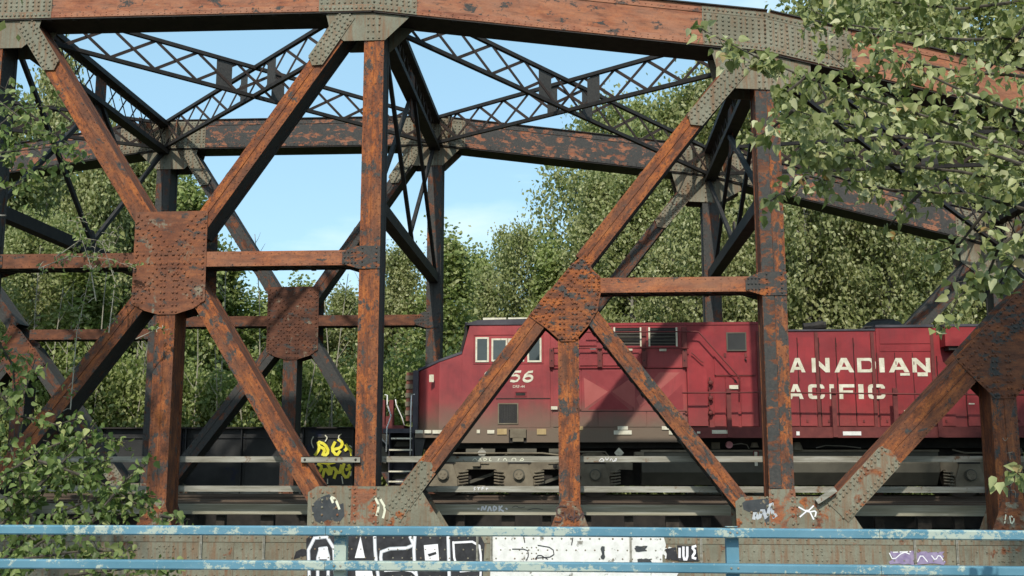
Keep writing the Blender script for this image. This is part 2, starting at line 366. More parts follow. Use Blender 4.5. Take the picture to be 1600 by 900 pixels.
def band(a, b, offs, t0=0., t1=1.):
    "rivet rows parallel to the line a-b at the given offsets"
    a = Vector(a); b = Vector(b); d = (b-a).normalized(); n = Vector((-d.y, d.x))
    return [(a.lerp(b, t0)+n*o, a.lerp(b, t1)+n*o) for o in offs]

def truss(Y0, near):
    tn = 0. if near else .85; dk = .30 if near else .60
    # ---- top chord, one member per panel, with cover plate and splice plates
    CH = .93
    keys = sorted(ND)
    for a, b in zip(keys, keys[1:]):
        (x0, z0), (x1, z1) = ND[a], ND[b]
        ln = math.hypot(x1-x0, z1-z0)
        m = member('top_chord', (x0, z0+CH/2), (x1, z1+CH/2), CH, Y0-.05, BR, .1, dk+.04, .08 if near else .2, dep=.86, seam=False, fade=.62, web=M['black'])  # chord webs coloured black to stand for shade
        cvp = MB().box((0, -.07, CH/2+.024), (ln, .93, CH/2+.05)).build('cover_plate', M['black'], None, M=world_of(m), fix=False); adopt(cvp, m); m2 = MB(); m2.box((0, -.022, -CH/2+.015), (ln, -.001, -CH/2+.16)); m2.box((0, -.016, CH/2-.15), (ln, -.001, CH/2+.023))
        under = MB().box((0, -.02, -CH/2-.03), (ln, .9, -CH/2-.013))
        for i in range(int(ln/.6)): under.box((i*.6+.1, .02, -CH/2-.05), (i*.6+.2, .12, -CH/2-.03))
        ud = under.build('soffit_plate', M['black'], None, M=world_of(m), fix=False); adopt(ud, m)  # underside plate, its black colour is painted shade
        n = int(ln/.14)
        for i in range(n):
            m2.rivet((i+.5)*ln/n, -CH/2+.06, -.022, .018, .014)
            if i % 2: m2.rivet((i+.5)*ln/n, -CH/2+.12, -.022, .018, .014)
            m2.rivet((i+.5)*ln/n, CH/2-.08, -.016, .018, .014)
        o = m2.build('flange', M['steel'], None, M=world_of(m), fix=False); adopt(o, m); steelpart(o, .1, dk+.02, .12 if near else .3, .8)
    # splice plates at the joints (pale paint kept)
    for kx, ext in ((-1, (-1.5, 1.4)), (0, (-1.3, 1.0)), (1, (-1.4, 1.9)), (2, (-1.3, 1.3)), (-2, (-1.5, 1.4))):
        x, z = ND[kx]
        def zc(X):
            ks = kx-1 if X < x else kx+1
            (xa, za) = ND[ks]; return z+(za-z)*(X-x)/(xa-x)
        xs = [x+ext[0], x, x+ext[1]]; eps = .155; top = CH-.155
        poly = [(X, zc(X)+eps) for X in xs]+[(X, zc(X)+top) for X in xs[::-1]]
        rows = []
        for o_ in (.06, .16, .26, .36, .46, .56):
            rows += [((xs[0]+.06, zc(xs[0])+eps+o_), (x, z+eps+o_)), ((x, z+eps+o_), (xs[2]-.06, zc(xs[2])+eps+o_))]
        plate('splice_plate', poly, Y0-.052, BR, rows=rows, pale=.88, dark=0, tone=tn, back=False, sp=.125)
        # the same pale paint on the flange strips
        for e0, e1, y in ((.005, .150, -.024), (CH-.150, CH+.0, -.018)):
            plate('splice_angle', [(X, zc(X)+e0) for X in xs]+[(X, zc(X)+e1) for X in xs[::-1]], Y0-.05+y, BR, th=.008,
                  rows=[((xs[0]+.06, zc(xs[0])+(e0+e1)/2), (x, z+(e0+e1)/2)), ((x, z+(e0+e1)/2), (xs[2]-.06, zc(xs[2])+(e0+e1)/2))], pale=.85, dark=0, tone=tn, back=False, sp=.1)
    # ---- posts
    w = {-3: .45, -2: .46, -1: .46, 0: .46, 1: .52, 2: .52, 3: .45}
    for i in keys[1:-1]:
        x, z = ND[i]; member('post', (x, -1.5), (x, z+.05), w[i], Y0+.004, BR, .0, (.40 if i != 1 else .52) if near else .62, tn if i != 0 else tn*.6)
    # ---- diagonals with the centre panel an X, the others falling towards the centre
    D = []
    D += [((-13.2, 10.6), (-9.72, 5.25), .42, 0, dk), ((-8.9, 4.3), (-5.35, -1.36), .40, 0, dk+.12)]
    D += [((-5.1, 10.5), (-8.7, 5.25), .38, 0, dk), ((-9.5, 4.2), (-13.66, -1.3), .40, .25, dk+.08)]
    D += [((3.85, 9.2), (.10, 4.45), .40, 0, dk-.05), ((-.5, 3.68), (-4.28, -1.3), .42, 0, dk)]
    D += [((.05, 3.52), (3.79, -1.3), .34, 0, dk+.14)]
    D += [((12.9, 6.68), (8.9, 2.6), .52, .5, dk), ((8.9, 2.6), (5.08, -1.3), .54, .3, dk)]
    D += [((9.1, 2.5), (12.8, -1.3), .40, .5, dk)]
    D += [((-22.3, 9.2), (-18.55, 4.45), .40, .2, dk), ((-18.0, 3.68), (-14.2, -1.3), .44, .4, dk), ((-18.5, 3.5), (-22.3, -1.3), .36, .4, dk)]
    D += [((-31.2, 6.7), (-27.2, 2.6), .5, .5, dk), ((-27.2, 2.6), (-23.4, -1.3), .5, .5, dk)]
    for a, b, ww, t_, d_ in D:
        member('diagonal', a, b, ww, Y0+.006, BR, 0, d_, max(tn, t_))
    # ---- posts below the mid-panel gussets
    for x, z, ww in ((-9.30, 4.3, .45), (-.24, 3.4, .45), (8.98, 2.5, .52), (-18.25, 3.4, .45), (-27.2, 2.5, .5)):
        member('hanger_post', (x, -1.5), (x, z), ww, Y0+.005, BR, 0, .42 if near else .5, max(tn, .25 if x < -5 or x > 5 else 0))
    # ---- horizontal struts
    for x0, x1, z, wd in ((-8.6, -4.9, 4.59, .34), (-13.5, -10.0, 4.59, .33), (.3, 4.05, 3.90, .33), (-18.0, -14.0, 4.2, .33), (9.3, 13., 2.9, .33)):
        member('strut', (x0, z), (x1, z), wd, Y0+.003, BR, 0, .25 if near else .35, tn if x0 > -9 else max(tn, .6), dep=.6, seam=False, fade=.35)
    # ---- mid-panel gusset plates
    gl = [(-10.1, 5.70), (-8.42, 5.71), (-8.40, 3.64), (-8.66, 3.46), (-9.08, 3.33), (-9.46, 3.33), (-9.78, 3.42), (-10.09, 3.58)]
    rows = []
    for s in (-1, 1):
        rows += band((-9.26+s*.10, 4.7), (-9.26+s*.85, 5.75), (-.15, 0, .15)) + band((-9.26+s*.10, 4.4), (-9.26+s*.85, 3.5), (-.13, 0, .13))
    rows += [((-9.42, 3.4), (-9.42, 4.4)), ((-9.34, 3.4), (-9.34, 4.4)), ((-9.14, 3.4), (-9.14, 4.4)), ((-9.05, 3.4), (-9.05, 4.4)),
             ((-10., 4.7), (-8.5, 4.7)), ((-10., 4.5), (-8.5, 4.5)), ((-10.03, 3.7), (-10.03, 5.6)), ((-8.48, 3.7), (-8.48, 5.6))]
    plate('gusset_plate', gl, Y0, BR, rows=rows, dark=.34, pale=.26, tone=.5 if near else 1, fade=.3 if near else 0, sp=.13)
    gr = [(-.17, 4.36), (.16, 4.62), (.30, 4.26), (.48, 4.09), (.48, 3.72), (.41, 3.34), (.2, 3.0), (-.1, 2.66), (-.40, 2.66), (-.72, 2.95), (-1.11, 3.23)]
    rr = [(x, z) for x, z in ((-.42, 2.7), (-.33, 2.7), (-.12, 2.7), (-.03, 2.7))]
    rows = [((x, 2.72), (x, 3.5)) for x in (-.42, -.33, -.14, -.05)] + band((-1.0, 3.0), (.1, 4.45), (-.14, -.04, .14)) + [((.12, z), (.44, z)) for z in (4.08, 3.98, 3.88, 3.78)] + band((-.15, 3.75), (.4, 3.05), (-.1, .1))
    plate('gusset_plate', gr, Y0, BR, rows=rows, dark=.42, tone=0 if near else .6, sp=.1, edge=.07)
    g2 = [(8.02, 2.22), (8.42, 1.78), (8.79, 1.38), (9.21, 1.38), (9.62, 1.85), (10.1, 2.5), (10.3, 3.4), (9.95, 4.1), (9.2, 3.45)]
    rows = [((x, 1.46), (x, 2.3)) for x in (8.80, 8.88, 9.08, 9.16)] + band((8.2, 1.95), (9.9, 3.7), (-.16, -.05, .12)) + [((9.3, z), (10., z)) for z in (3.0, 2.9, 2.8)]
    plate('gusset_plate', g2, Y0, BR, rows=rows, dark=.42, tone=.62 if near else .8, sp=.12, edge=.07)
    mir = [(-18.04-x-.45, z) for x, z in gr]
    plate('gusset_plate', mir, Y0, BR, dark=.42, tone=.6, sp=.12, edge=.07)
    # ---- plates where a strut meets a post
    for px, z, s, w_ in ((-4.68, 4.59, -1, .24), (4.26, 3.90, -1, .27), (-13.79, 4.59, 1, .24)):
        poly = [(px+s*.62, z+.12), (px+s*.30, z+.26), (px-s*w_, z+.26), (px-s*w_, z-.26), (px+s*.24, z-.26), (px+s*.62, z-.14)]
        if s > 0: poly = poly[::-1]
        rows = [((px+s*x, z-.12), (px+s*x, z+.12)) for x in (.56, .48, .40, .32)] + [((px+x, z-.2), (px+x, z+.21)) for x in (-.16, .16)]
        plate('strut_gusset', poly, Y0, BR, rows=rows, dark=.62, tone=tn, sp=.085, r=.022)
    # ---- top joint gussets
    tg = [(-5.84, 10.44), (-5.72, 9.98), (-5.39, 9.70), (-4.42, 9.70), (-3.86, 10.24), (-3.86, 10.36)]
    plate('joint_gusset', tg, Y0, BR, rows=[((-4.82, 9.76), (-4.82, 10.4)), ((-4.70, 9.76), (-4.70, 10.4)), ((-4.56, 9.76), (-4.56, 10.4))], pale=1, dark=0, tone=tn)
    tg = [(-18.47-x, z+.02) for x, z in tg][::-1]
    plate('joint_gusset', tg, Y0, BR, rows=[((-13.95, 9.8), (-13.95, 10.4)), ((-13.79, 9.8), (-13.79, 10.4))], pale=1, dark=0, tone=tn)
    tg = [(3.03, 9.36), (3.19, 8.70), (3.58, 8.36), (4.52, 8.30), (5.25, 8.70), (5.25, 8.95), (4.26, 9.22)]
    plate('joint_gusset', tg, Y0, BR, rows=[((4.1, 8.36), (4.1, 9.1)), ((4.22, 8.36), (4.22, 9.1)), ((4.4, 8.36), (4.4, 9.1))], pale=1, dark=0, tone=tn)
    tg = [(12.0, 7.05), (12.0, 6.3), (12.6, 5.8), (13.5, 5.8), (14.2, 6.2), (14.2, 6.5), (13.2, 6.75)]
    plate('joint_gusset', tg, Y0, BR, rows=[((13.1, 5.9), (13.1, 6.7)), ((13.3, 5.9), (13.3, 6.7))], pale=.8, dark=.1, tone=.5)
    tg = [(-21.6, 9.3), (-21.6, 8.7), (-22.1, 8.3), (-23.0, 8.3), (-23.8, 8.8), (-23.7, 8.95), (-22.7, 9.22)]
    plate('joint_gusset', tg, Y0, BR, pale=.8, dark=.1, tone=.5)
    # pale riveted end plates on the diagonals
    for a, b, ww in (((-5.3, 10.36), (-6.05, 9.22), .40), ((-13.06, 10.38), (-12.32, 9.25), .44), ((3.98, 9.2), (2.62, 7.62), .43), ((-4.05, -1.05), (-3.30, -.05), .45), ((-14.4, -1.05), (-15.1, -.1), .45), ((5.4, -1.0), (6.55, .19), .57)):
        a = Vector(a); b = Vector(b); d = (b-a).normalized(); n = Vector((-d.y, d.x))*ww/2
        e = d*.12
        poly = [tuple(a+n), tuple(b+n-e*.2), tuple(b+e), tuple(b-n-e*.2), tuple(a-n)]
        sz = ww/2-.05
        plate('end_plate', poly, Y0-.018, BR, rows=band(a, b, (-sz, -sz+.09, sz-.09, sz)), pale=.84 if a.y > 0 else .70, dark=0, tone=tn, back=False, sp=.11)
    # ---- bottom joints
    for x0, jp in ((-4.68, .66), (4.26, .62), (-13.79, .6)):
        if x0 == -4.68: poly = [(-5.92, -1.46), (-5.92, -.60), (-5.72, -.47), (-3.5, -.47), (-3.42, -.58), (-2.86, -1.46)]
        elif x0 == 4.26: poly = [(3.29, -1.46), (3.27, -.78), (3.40, -.68), (5.43, -.69), (5.60, -.86), (5.98, -1.46)]
        else: poly = [(-15.5, -1.46), (-14.9, -.6), (-12.9, -.6), (-12.5, -.8), (-12.3, -1.46)]
        rows = [((x0+x, -1.4), (x0+x, -.52)) for x in (-.32, -.22, .22, .30)]
        if x0 == -4.68: rows += band((-3.6, -.6), (-4.35, -1.45), (-.06, .06, .18)) + [((-5.8, -.7), (-5.8, -1.4)), ((-5.6, -.6), (-5.6, -1.4)), ((-5.35, -.6), (-5.2, -1.4))]
        if x0 == 4.26: rows += [((3.38, -.85), (3.38, -1.4)), ((3.6, -1.0), (3.6, -1.4)), ((3.8, -1.0), (3.8, -1.4)), ((5.1, -.8), (4.8, -1.4))]
        plate('joint_gusset', poly, Y0, BR, rows=rows, pale=.66, dark=.1, tone=tn, sp=.15, r=.030)
        if x0 > -5: plate('stained_plate', [(x0-.30, -1.455), (x0-.28, -.52), (x0+.27, -.52), (x0+.29, -1.455)], Y0-.0185, BR, th=.004, rows=[((x0+x, -1.4), (x0+x, -.6)) for x in (-.2, .2)], pale=.52, dark=.0, fade=.3, tone=tn, back=False, sp=.15, r=.03)
    for x in (-9.30, -.24, 8.98, -18.25):
        poly = [(x-.46, -1.46), (x-.19, -.78), (x+.19, -.78), (x+.44, -1.46)]
        plate('foot_plate', poly, Y0, BR, rows=[((x-.12, -.86), (x-.2, -1.3)), ((x+.12, -.86), (x+.2, -1.3)), ((x, -1.1), (x, -1.3))], pale=.42, dark=.05, tone=max(tn, .3), sp=.14)
    # ---- bottom chord
    m = MB().box((-34, Y0-.0, -2.62), (24, Y0+.03, -1.43)); m.box((-34, Y0+.03, -1.46), (24, Y0+.75, -1.43)); m.box((-34, Y0+.72, -2.62), (24, Y0+.75, -1.43))
    m.box((-34, Y0-.02, -1.66), (24, Y0-.001, -1.45)); m.box((-34, Y0-.02, -2.62), (24, Y0-.001, -2.45))
    o = steelpart(m.build('bottom_chord', M['steel'], BR), .80, 0, tn+.2 if near else .8)
    if near:
        x = -20.
        while x < 13.5:
            L_ = 2.2+random.random()*2.4; y = Y0-.022
            m = MB().box((x, Y0-.014, -2.44), (x+L_, Y0-.001, -1.672))
            for i in range(int(L_/.2)):
                for zz in (-1.56, -1.80, -1.98, -2.18, -2.36):
                    if random.random() < .9: m.rivet(x+.08+i*.2+(.1 if zz in (-1.80, -2.18) else 0), zz, Y0-.014 if zz < -1.66 else Y0-.02, .023, .020)
            for zz in (-1.75, -1.87, -1.99, -2.11):
                for xx in (.0, .1, .2, .3): m.rivet(x+L_*.5+xx, zz, Y0-.014, .021, .017)
            steelpart(m.build('chord_plate', M['steel'], o), .74+random.random()*.14, 0, .35); x += L_+.006
        for px in (315, 413, 746, 768, 985, 1095, 1428, 1494):
            p = at(px, 838, Y0-.03); m = MB().box((p.x-.022, Y0-.07, -2.02), (p.x-.004, Y0-.022, -1.47)); m.box((p.x+.004, Y0-.07, -2.02), (p.x+.022, Y0-.022, -1.47))
            m.rivet(p.x, -2.06, Y0-.05, .03, .03); m.box((p.x-.03, Y0-.06, -2.03), (p.x+.03, Y0-.022, -2.0))
            m.build('drain_channel', M['galv'], o)
truss(YN, True); truss(YF, False)

o = MB().box((4.26-.255, 23.998, -.50), (4.26-.01, 24.003, 8.28)).build('cover_strip', M['steel'], BR); steelpart(o, 0, .62, .5)
# ---- bracing between the two trusses
UNIT = MB().box((0, -.5, -.5), (1, .5, .5)).mesh('lattice_bar'); UNIT.materials.append(M['lattice'])
def lattice_bar(p, q, w, parent, th=.012, dirn=None, dark=.75, tone=.7):
    p = Vector(p); q = Vector(q); d = q-p; ex = d.normalized(); n = dirn; ey = n; ez = ex.cross(ey).normalized()
    o = bpy.data.objects.new('lattice_bar', UNIT); COL.objects.link(o)
    mm = Matrix((ex*d.length, ey*th, ez*w)).transposed().to_4x4(); mm.translation = p; o.matrix_world = mm
    adopt(o, parent); return steelpart(o, 0, dark, tone)
def lattice_beam(name, p, q, h, w, cells, parent, cw=.11, tone=.7, thick=.26):
    "trussed beam from p to q (lower edge), chords of a pair of angles, lattice of crossed flat bars"
    p = Vector(p); q = Vector(q); d = (q-p); n = Vector((d.y, -d.x, 0)).normalized(); u = Vector((0, 0, 1))
    m = MB()
    for zz in (0, h): m.bar(p+u*zz, q+u*zz, thick, cw)
    o = m.build(name, M['black'], parent)
    for i in range(cells):
        a = p+d*(i/cells); b = p+d*((i+1)/cells)
        lattice_bar(a+u*.03, b+u*(h-.03), w, o, dirn=n); lattice_bar(a+u*(h-.03)+n*.016, b+u*.03+n*.016, w, o, dirn=n)
    return o
def pt(i, Y, dz=0): x, z = ND[i]; return Vector((x, Y, z+dz))
Ya, Yb = 24.82, 34.78
for a, b in ((-2, -1), (-1, 0), (0, 1), (1, 2)):
    lattice_beam('lateral_brace', pt(a, Ya, .02), pt(b, Yb, .02), .86, .085, 11, BR, thick=.11, cw=.10)
    lattice_beam('lateral_brace', pt(b, Ya, .05), pt(a, Yb, .05), .86, .085, 11, BR, thick=.11, cw=.10)
    c = (pt(a, Ya)+pt(b, Yb))/2; dd = (pt(b, Yb)-pt(a, Ya)).normalized(); de = (pt(a, Yb)-pt(b, Ya)).normalized()
    for dv in (dd, de):
        for s in (-1.0, .75):
            m = MB(); q = c+dv*s; m.bar(q+Vector((0, 0, .06)), q+Vector((0, 0, .84)), .48 if s < 0 else .42, .02, tuple(dv.cross(Vector((0, 0, 1)))))
            steelpart(m.build('tie_plate', M['steel'], BR), 0, .85, 1)
ZB = 5.95
for i in (-2, -1, 0, 1, 2):
    x, zt = ND[i]; zb = ZB if i in (-1, 0, 1) else zt-3.3
    lattice_beam('cross_strut', (x, Ya, zt-.12), (x, Yb, zt-.12), .92, .05, 13, BR, cw=.15, thick=.34, tone=.85)
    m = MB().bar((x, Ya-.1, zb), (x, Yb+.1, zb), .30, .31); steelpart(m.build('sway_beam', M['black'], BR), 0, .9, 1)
    ym = (Ya+Yb)/2
    for y0, y1 in ((Ya, ym), (ym, Yb)):
        for za, zc_ in ((zt-.15, zb+.15), (zb+.15, zt-.15)):
            m = MB().bar((x+(.06 if za > zc_ else -.06), y0, za), (x+(.06 if za > zc_ else -.06), y1, zc_), .10, .12); steelpart(m.build('sway_brace', M['black'], BR), 0, .8, .8)
    m = MB().box((x-.02, ym-.32, zt-.75), (x+.02, ym+.32, zt+.62)); steelpart(m.build('sway_plate', M['steel'], BR), 0, .5, .7)
    m = MB(); n = len(m.v); m.v += [(x-.02, ym-.35, zb+.15), (x-.02, ym+.35, zb+.15), (x-.02, ym+.1, zb+.62), (x-.02, ym-.1, zb+.62), (x+.02, ym-.35, zb+.15), (x+.02, ym+.35, zb+.15), (x+.02, ym+.1, zb+.62), (x+.02, ym-.1, zb+.62)]
    m.f += [(0, 1, 2, 3), (7, 6, 5, 4), (0, 4, 5, 1), (1, 5, 6, 2), (2, 6, 7, 3), (3, 7, 4, 0)]; steelpart(m.build('sway_plate', M['steel'], BR), 0, .6, .8)
    # knee connection plates, pale, on the inner face of the far chord
    for s, pl_ in ((-1, .55), (1, .5)):
        m = MB(); xx = x+s*.62
        m.v = [(xx, 34.1, zt+.02), (xx-s*.2, 34.74, zt+.02), (xx-s*.2, 34.74, zt+.9), (xx, 34.1, zt+.9), (xx+s*.02, 34.1, zt+.02), (xx+s*.02-s*.2, 34.75, zt+.02), (xx+s*.02-s*.2, 34.75, zt+.9), (xx+s*.02, 34.1, zt+.9)]
        m.f = [(0, 1, 2, 3), (7, 6, 5, 4), (0, 4, 5, 1), (1, 5, 6, 2), (2, 6, 7, 3), (3, 7, 4, 0)]
        steelpart(m.build('connection_plate', M['steel'], BR), pl_, .1, .2)
# ---- floor beams, stringers
for x in (-22.7, -18.2, -13.79, -9.3, -4.68, -.24, 4.26, 8.98, 13.2):
    m = MB().box((x-.16, 24.78, -2.5), (x+.16, 34.78, -2.44)); m.box((x-.16, 24.78, -1.5), (x+.16, 34.78, -1.44)); m.box((x-.02, 24.78, -2.44), (x+.02, 34.78, -1.5))
    m.build('floor_beam', M['black'], BR)
for y in (26.2, 28.3, 30.0, 31.6, 33.4): MB().box((-30, y-.12, -1.43), (22, y+.12, -1.16)).build('stringer', M['black'], BR)
for i in range(34):
    x = -19.6+i*.93+(.12 if i % 3 else 0)
    MB().box((x, 25.52, -1.46), (x+.2+.1*(i % 2), 25.7, -1.16)).build('timber_end', M['tie'], BR)
MB().box((-30, 25.35, -1.13), (22, 25.5, -.905)).build('guard_timber', M['plank'], BR)
MB().box((-30, 26.1, -1.0), (22, 26.3, -.885)).build('walkway_edge', M['rail'], BR)
# ---- railings hung on the inner side of the near truss
xs = [-22.7, -18.2, -13.79, -9.3, -4.68, -.24, 4.26, 8.98, 13.2]
for z0, z1 in ((.05, .18), (-.61, -.48)):
    for a, b in zip(xs, xs[1:]):
        m = MB().box((a+.03, 24.86, z0), (b-.03, 24.875, z1)); m.box((a+.03, 24.875, z1-.015), (b-.03, 24.96, z1)); m.box((a+.03, 24.95, z0), (b-.03, 24.96, z0+.02)); m.build('side_railing', M['galv'], BR)
m = MB().box((-6.08, 23.93, .03), (-4.78, 23.945, .17)); m.box((-6.08, 23.93, .155), (-4.78, 24.0, .17)); m.box((-6.08, 23.93, .03), (-4.78, 24.0, .042))
ab = m.build('angle_bracket', M['galv'], BR); MB().rivet(-6.0, .10, 23.93, .03, .02).rivet(-4.88, .10, 23.93, .03, .02).build('bolt', M['black'], ab)
m = MB().bar((4.95, 23.9, -.78), (5.35, 23.9, -.52), .10, .12, (0, 1, 0)); m.build('bent_bracket', M['galv'], BR)

# ---- graffiti painted on the near truss (flat paint, with the letters as they stand)
GY = 23.955
def P2(x, y, Y=23.95): p = at(x, y, Y); return (p.x, p.z)
def paintpoly(name, mat, polys, y, parent=BR):
    for i, poly in enumerate(polys):
        m = MB(); n = 0; yy = y-.0004*i; m.v += [(*((P2(*p))), 0) for p in poly]; m.v[n:] = [(a, yy, b) for a, b, _ in m.v[n:]]; m.f.append(tuple(range(n, n+len(poly)))); m.build(name, mat, parent, fix=False)
def paintline(name, mat, lines, w, y, parent=BR, Y=23.95):
    for i, ln in enumerate(lines):
        m = MB()
        if len(ln) > 2:   # smooth a little
            q = [ln[0]]
            for a, b, c in zip(ln, ln[1:], ln[2:]): q += [((a[0]+3*b[0])/4, (a[1]+3*b[1])/4), ((c[0]+3*b[0])/4, (c[1]+3*b[1])/4)]
            ln = q+[ln[-1]]
        m.ribbon([P2(*p, Y) for p in ln], w, y-.0004*i); m.build(name, mat, parent, fix=False)
def rag(x0, y0, x1, y1, n=14, a=3):
    "ragged-edged rectangle in photo pixels"
    rr = random.Random(int(x0)); pts = [(x0+(x1-x0)*i/n, y0+rr.uniform(-a, a)*.4) for i in range(n)] + [(x1+rr.uniform(-a, a), y0+(y1-y0)*i/5) for i in range(5)]
    return pts + [(x1-(x1-x0)*i/n, y1+rr.uniform(-a, a)*.4) for i in range(n)] + [(x0+rr.uniform(-a, a), y1-(y1-y0)*i/5) for i in range(5)]
gy = 23.9765
paintpoly('graffiti', M['blackspray'], [[(478, 842), (486, 836), (560, 835), (750, 836), (757, 850), (754, 900), (745, 912), (480, 912), (478, 868), (458, 874), (462, 862), (470, 858), (478, 858)]], gy)
paintpoly('graffiti', M['white'], [rag(769, 836, 1037, 916, 20, 5), rag(1036, 880, 1060, 916, 6, 4), rag(1037, 856, 1052, 872, 5, 4)], gy-.001)
W_ = M['whitespray']
lines = [[(483, 912), (481, 842), (520, 838), (524, 912)], [(496, 912), (496, 858), (513, 856), (512, 912)], [(585, 838), (586, 866), (592, 912)], [(640, 838), (648, 856), (596, 858), (594, 876), (600, 884)],
         [(648, 838), (646, 868), (652, 912)], [(700, 838), (702, 912)], [(708, 848), (748, 846), (752, 874), (750, 912)], [(708, 846), (710, 880), (720, 884)], [(600, 892), (640, 890), (652, 900)], [(718, 893), (750, 890)]]
paintline('graffiti', M['greyspray'], lines[:6], .075, gy-.0008)
paintline('graffiti', W_, lines, .045, gy-.0040)
paintpoly('graffiti', W_, [[(554, 872), (563, 838), (570, 872)], [(662, 852), (684, 850), (686, 876), (664, 876)], [(497, 856), (512, 855), (511, 874), (499, 874)], [(555, 890), (580, 888), (585, 912), (556, 912)]], gy-.006)
paintpoly('graffiti', M['blackspray'], [[(668, 866), (681, 862), (682, 866), (670, 870)], [(1039, 858), (1056, 855), (1060, 876), (1041, 874), (1042, 866)], [(1058, 852), (1088, 853), (1092, 877), (1060, 877)]], gy-.0072)
paintline('graffiti', W_, [[(1062, 856), (1062, 872)], [(1068, 854), (1068, 874), (1074, 874), (1074, 854)], [(1088, 853), (1081, 855), (1087, 862), (1081, 871), (1088, 873)]], .05, gy-.0086)
paintline('graffiti', M['blackspray'], [[(800, 858), (824, 858), (826, 868), (822, 876)], [(840, 852), (864, 856), (866, 870), (838, 872)], [(836, 874), (842, 866), (856, 874)], [(818, 838), (820, 848)], [(895, 840), (893, 852)]], .02, gy-.0096)
paintpoly('graffiti', M['darkpatch'], [rag(940, 854, 944, 874, 4, 2), rag(992, 853, 1010, 862, 5, 2), rag(996, 873, 1018, 882, 5, 2)], gy-.0104)
paintpoly('graffiti', M['violet'], [rag(1392, 862, 1475, 882, 12, 4)], gy-.001)
paintline('graffiti', W_, [[(1390, 864), (1396, 876), (1412, 862), (1422, 866)], [(1396, 863), (1424, 862)], [(1434, 878), (1440, 866), (1450, 878)], [(1456, 868), (1462, 876), (1468, 866), (1476, 878)]], .02, gy-.003)
# on the joint plates
q = YN-.022
paintpoly('graffiti', M['darkpatch'], [[(486, 790), (498, 778), (514, 772), (526, 790), (536, 786), (538, 806), (530, 816), (512, 812), (500, 818), (492, 814), (488, 802)]], q)
paintpoly('graffiti', M['darkpatch'], [[(1160, 786), (1166, 782), (1200, 779), (1210, 796), (1212, 816), (1198, 820), (1190, 800), (1170, 800), (1162, 796)]], q)
paintline('graffiti', M['greyspray'], [[(1178, 812), (1180, 800), (1186, 812), (1192, 794), (1198, 812), (1206, 782), (1208, 808), (1214, 804)]], .07, q-.001)
paintline('graffiti', M['cream_spray'], [[(520, 786), (516, 776), (524, 780), (530, 796)], [(586, 778), (592, 790), (588, 806)], [(594, 780), (602, 794), (598, 810)]], .05, q-.001)
paintline('graffiti', W_, [[(1248, 792), (1262, 800), (1272, 790)], [(1250, 808), (1264, 796), (1272, 812)], [(1266, 800), (1276, 798), (1274, 808)]], .03, q-.001)
paintline('graffiti', M['brownspray'], [[(886, 792), (872, 790), (868, 802), (880, 808), (876, 816), (866, 814)], [(882, 800), (884, 812)], [(890, 802), (886, 808), (894, 812), (894, 806), (888, 808)], [(898, 798), (896, 816)], [(892, 814), (904, 804), (900, 816), (912, 798), (910, 812)]], .024, YN-.040)
paintline('graffiti', M['cream_spray'], [[(1572, 804), (1570, 818)], [(1580, 806), (1586, 812), (1580, 820), (1578, 806)]], .025, YN-.040)
fy = YN-.001
paintline('graffiti', M['faint_spray'], [[(1568, 684), (1572, 690), (1576, 684)], [(1574, 708), (1584, 706)], [(1579, 707), (1580, 718)], [(1572, 730), (1580, 724), (1585, 732), (1578, 738), (1572, 730)], [(1578, 744), (1586, 750), (1580, 760)], [(1580, 766), (1588, 766), (1588, 778)]], .012, fy)
# on the railings and the guard timber
def on(Y, name, mat, lines, w): return paintline(name, mat, lines, w, Y, BR, Y)
on(25.345, 'graffiti', W_, [[(752, 798), (754, 790), (757, 798), (760, 790)], [(762, 799), (765, 790), (768, 799)], [(771, 799), (771, 790), (777, 794), (771, 799)], [(780, 790), (780, 799)], [(785, 790), (780, 795), (787, 799)], [(746, 795), (749, 795)], [(790, 794), (793, 796)]], .035)
on(25.344, 'graffiti', M['darkpatch'], [[(800, 793), (806, 790), (812, 794), (820, 792)], [(824, 797), (836, 794), (848, 796)]], .012)
on(24.855, 'graffiti', W_, [[(743, 761), (740, 763), (743, 765), (740, 766)], [(746, 761), (748, 763), (750, 761)], [(748, 763), (747, 766)], [(753, 766), (753, 761), (757, 761)], [(753, 763), (756, 763)], [(760, 766), (760, 762), (763, 764)]], .012)
on(24.855, 'graffiti', W_, [[(936, 721), (940, 715), (945, 720), (938, 721)], [(946, 715), (948, 720), (951, 715)], [(953, 720), (955, 716), (958, 720)], [(960, 720), (963, 715), (963, 720), (957, 721)]], .012)
on(24.855, 'graffiti', M['cream_spray'], [[(738, 720), (742, 715), (746, 720)], [(748, 720), (750, 715), (752, 720)], [(756, 720), (756, 715), (762, 718), (756, 720)], [(766, 715), (764, 720), (768, 720)], [(780, 716), (778, 720)], [(786, 720), (789, 715), (792, 720)], [(800, 720), (800, 716), (806, 716), (806, 720)], [(812, 720), (816, 715), (819, 719), (812, 720)]], .014)

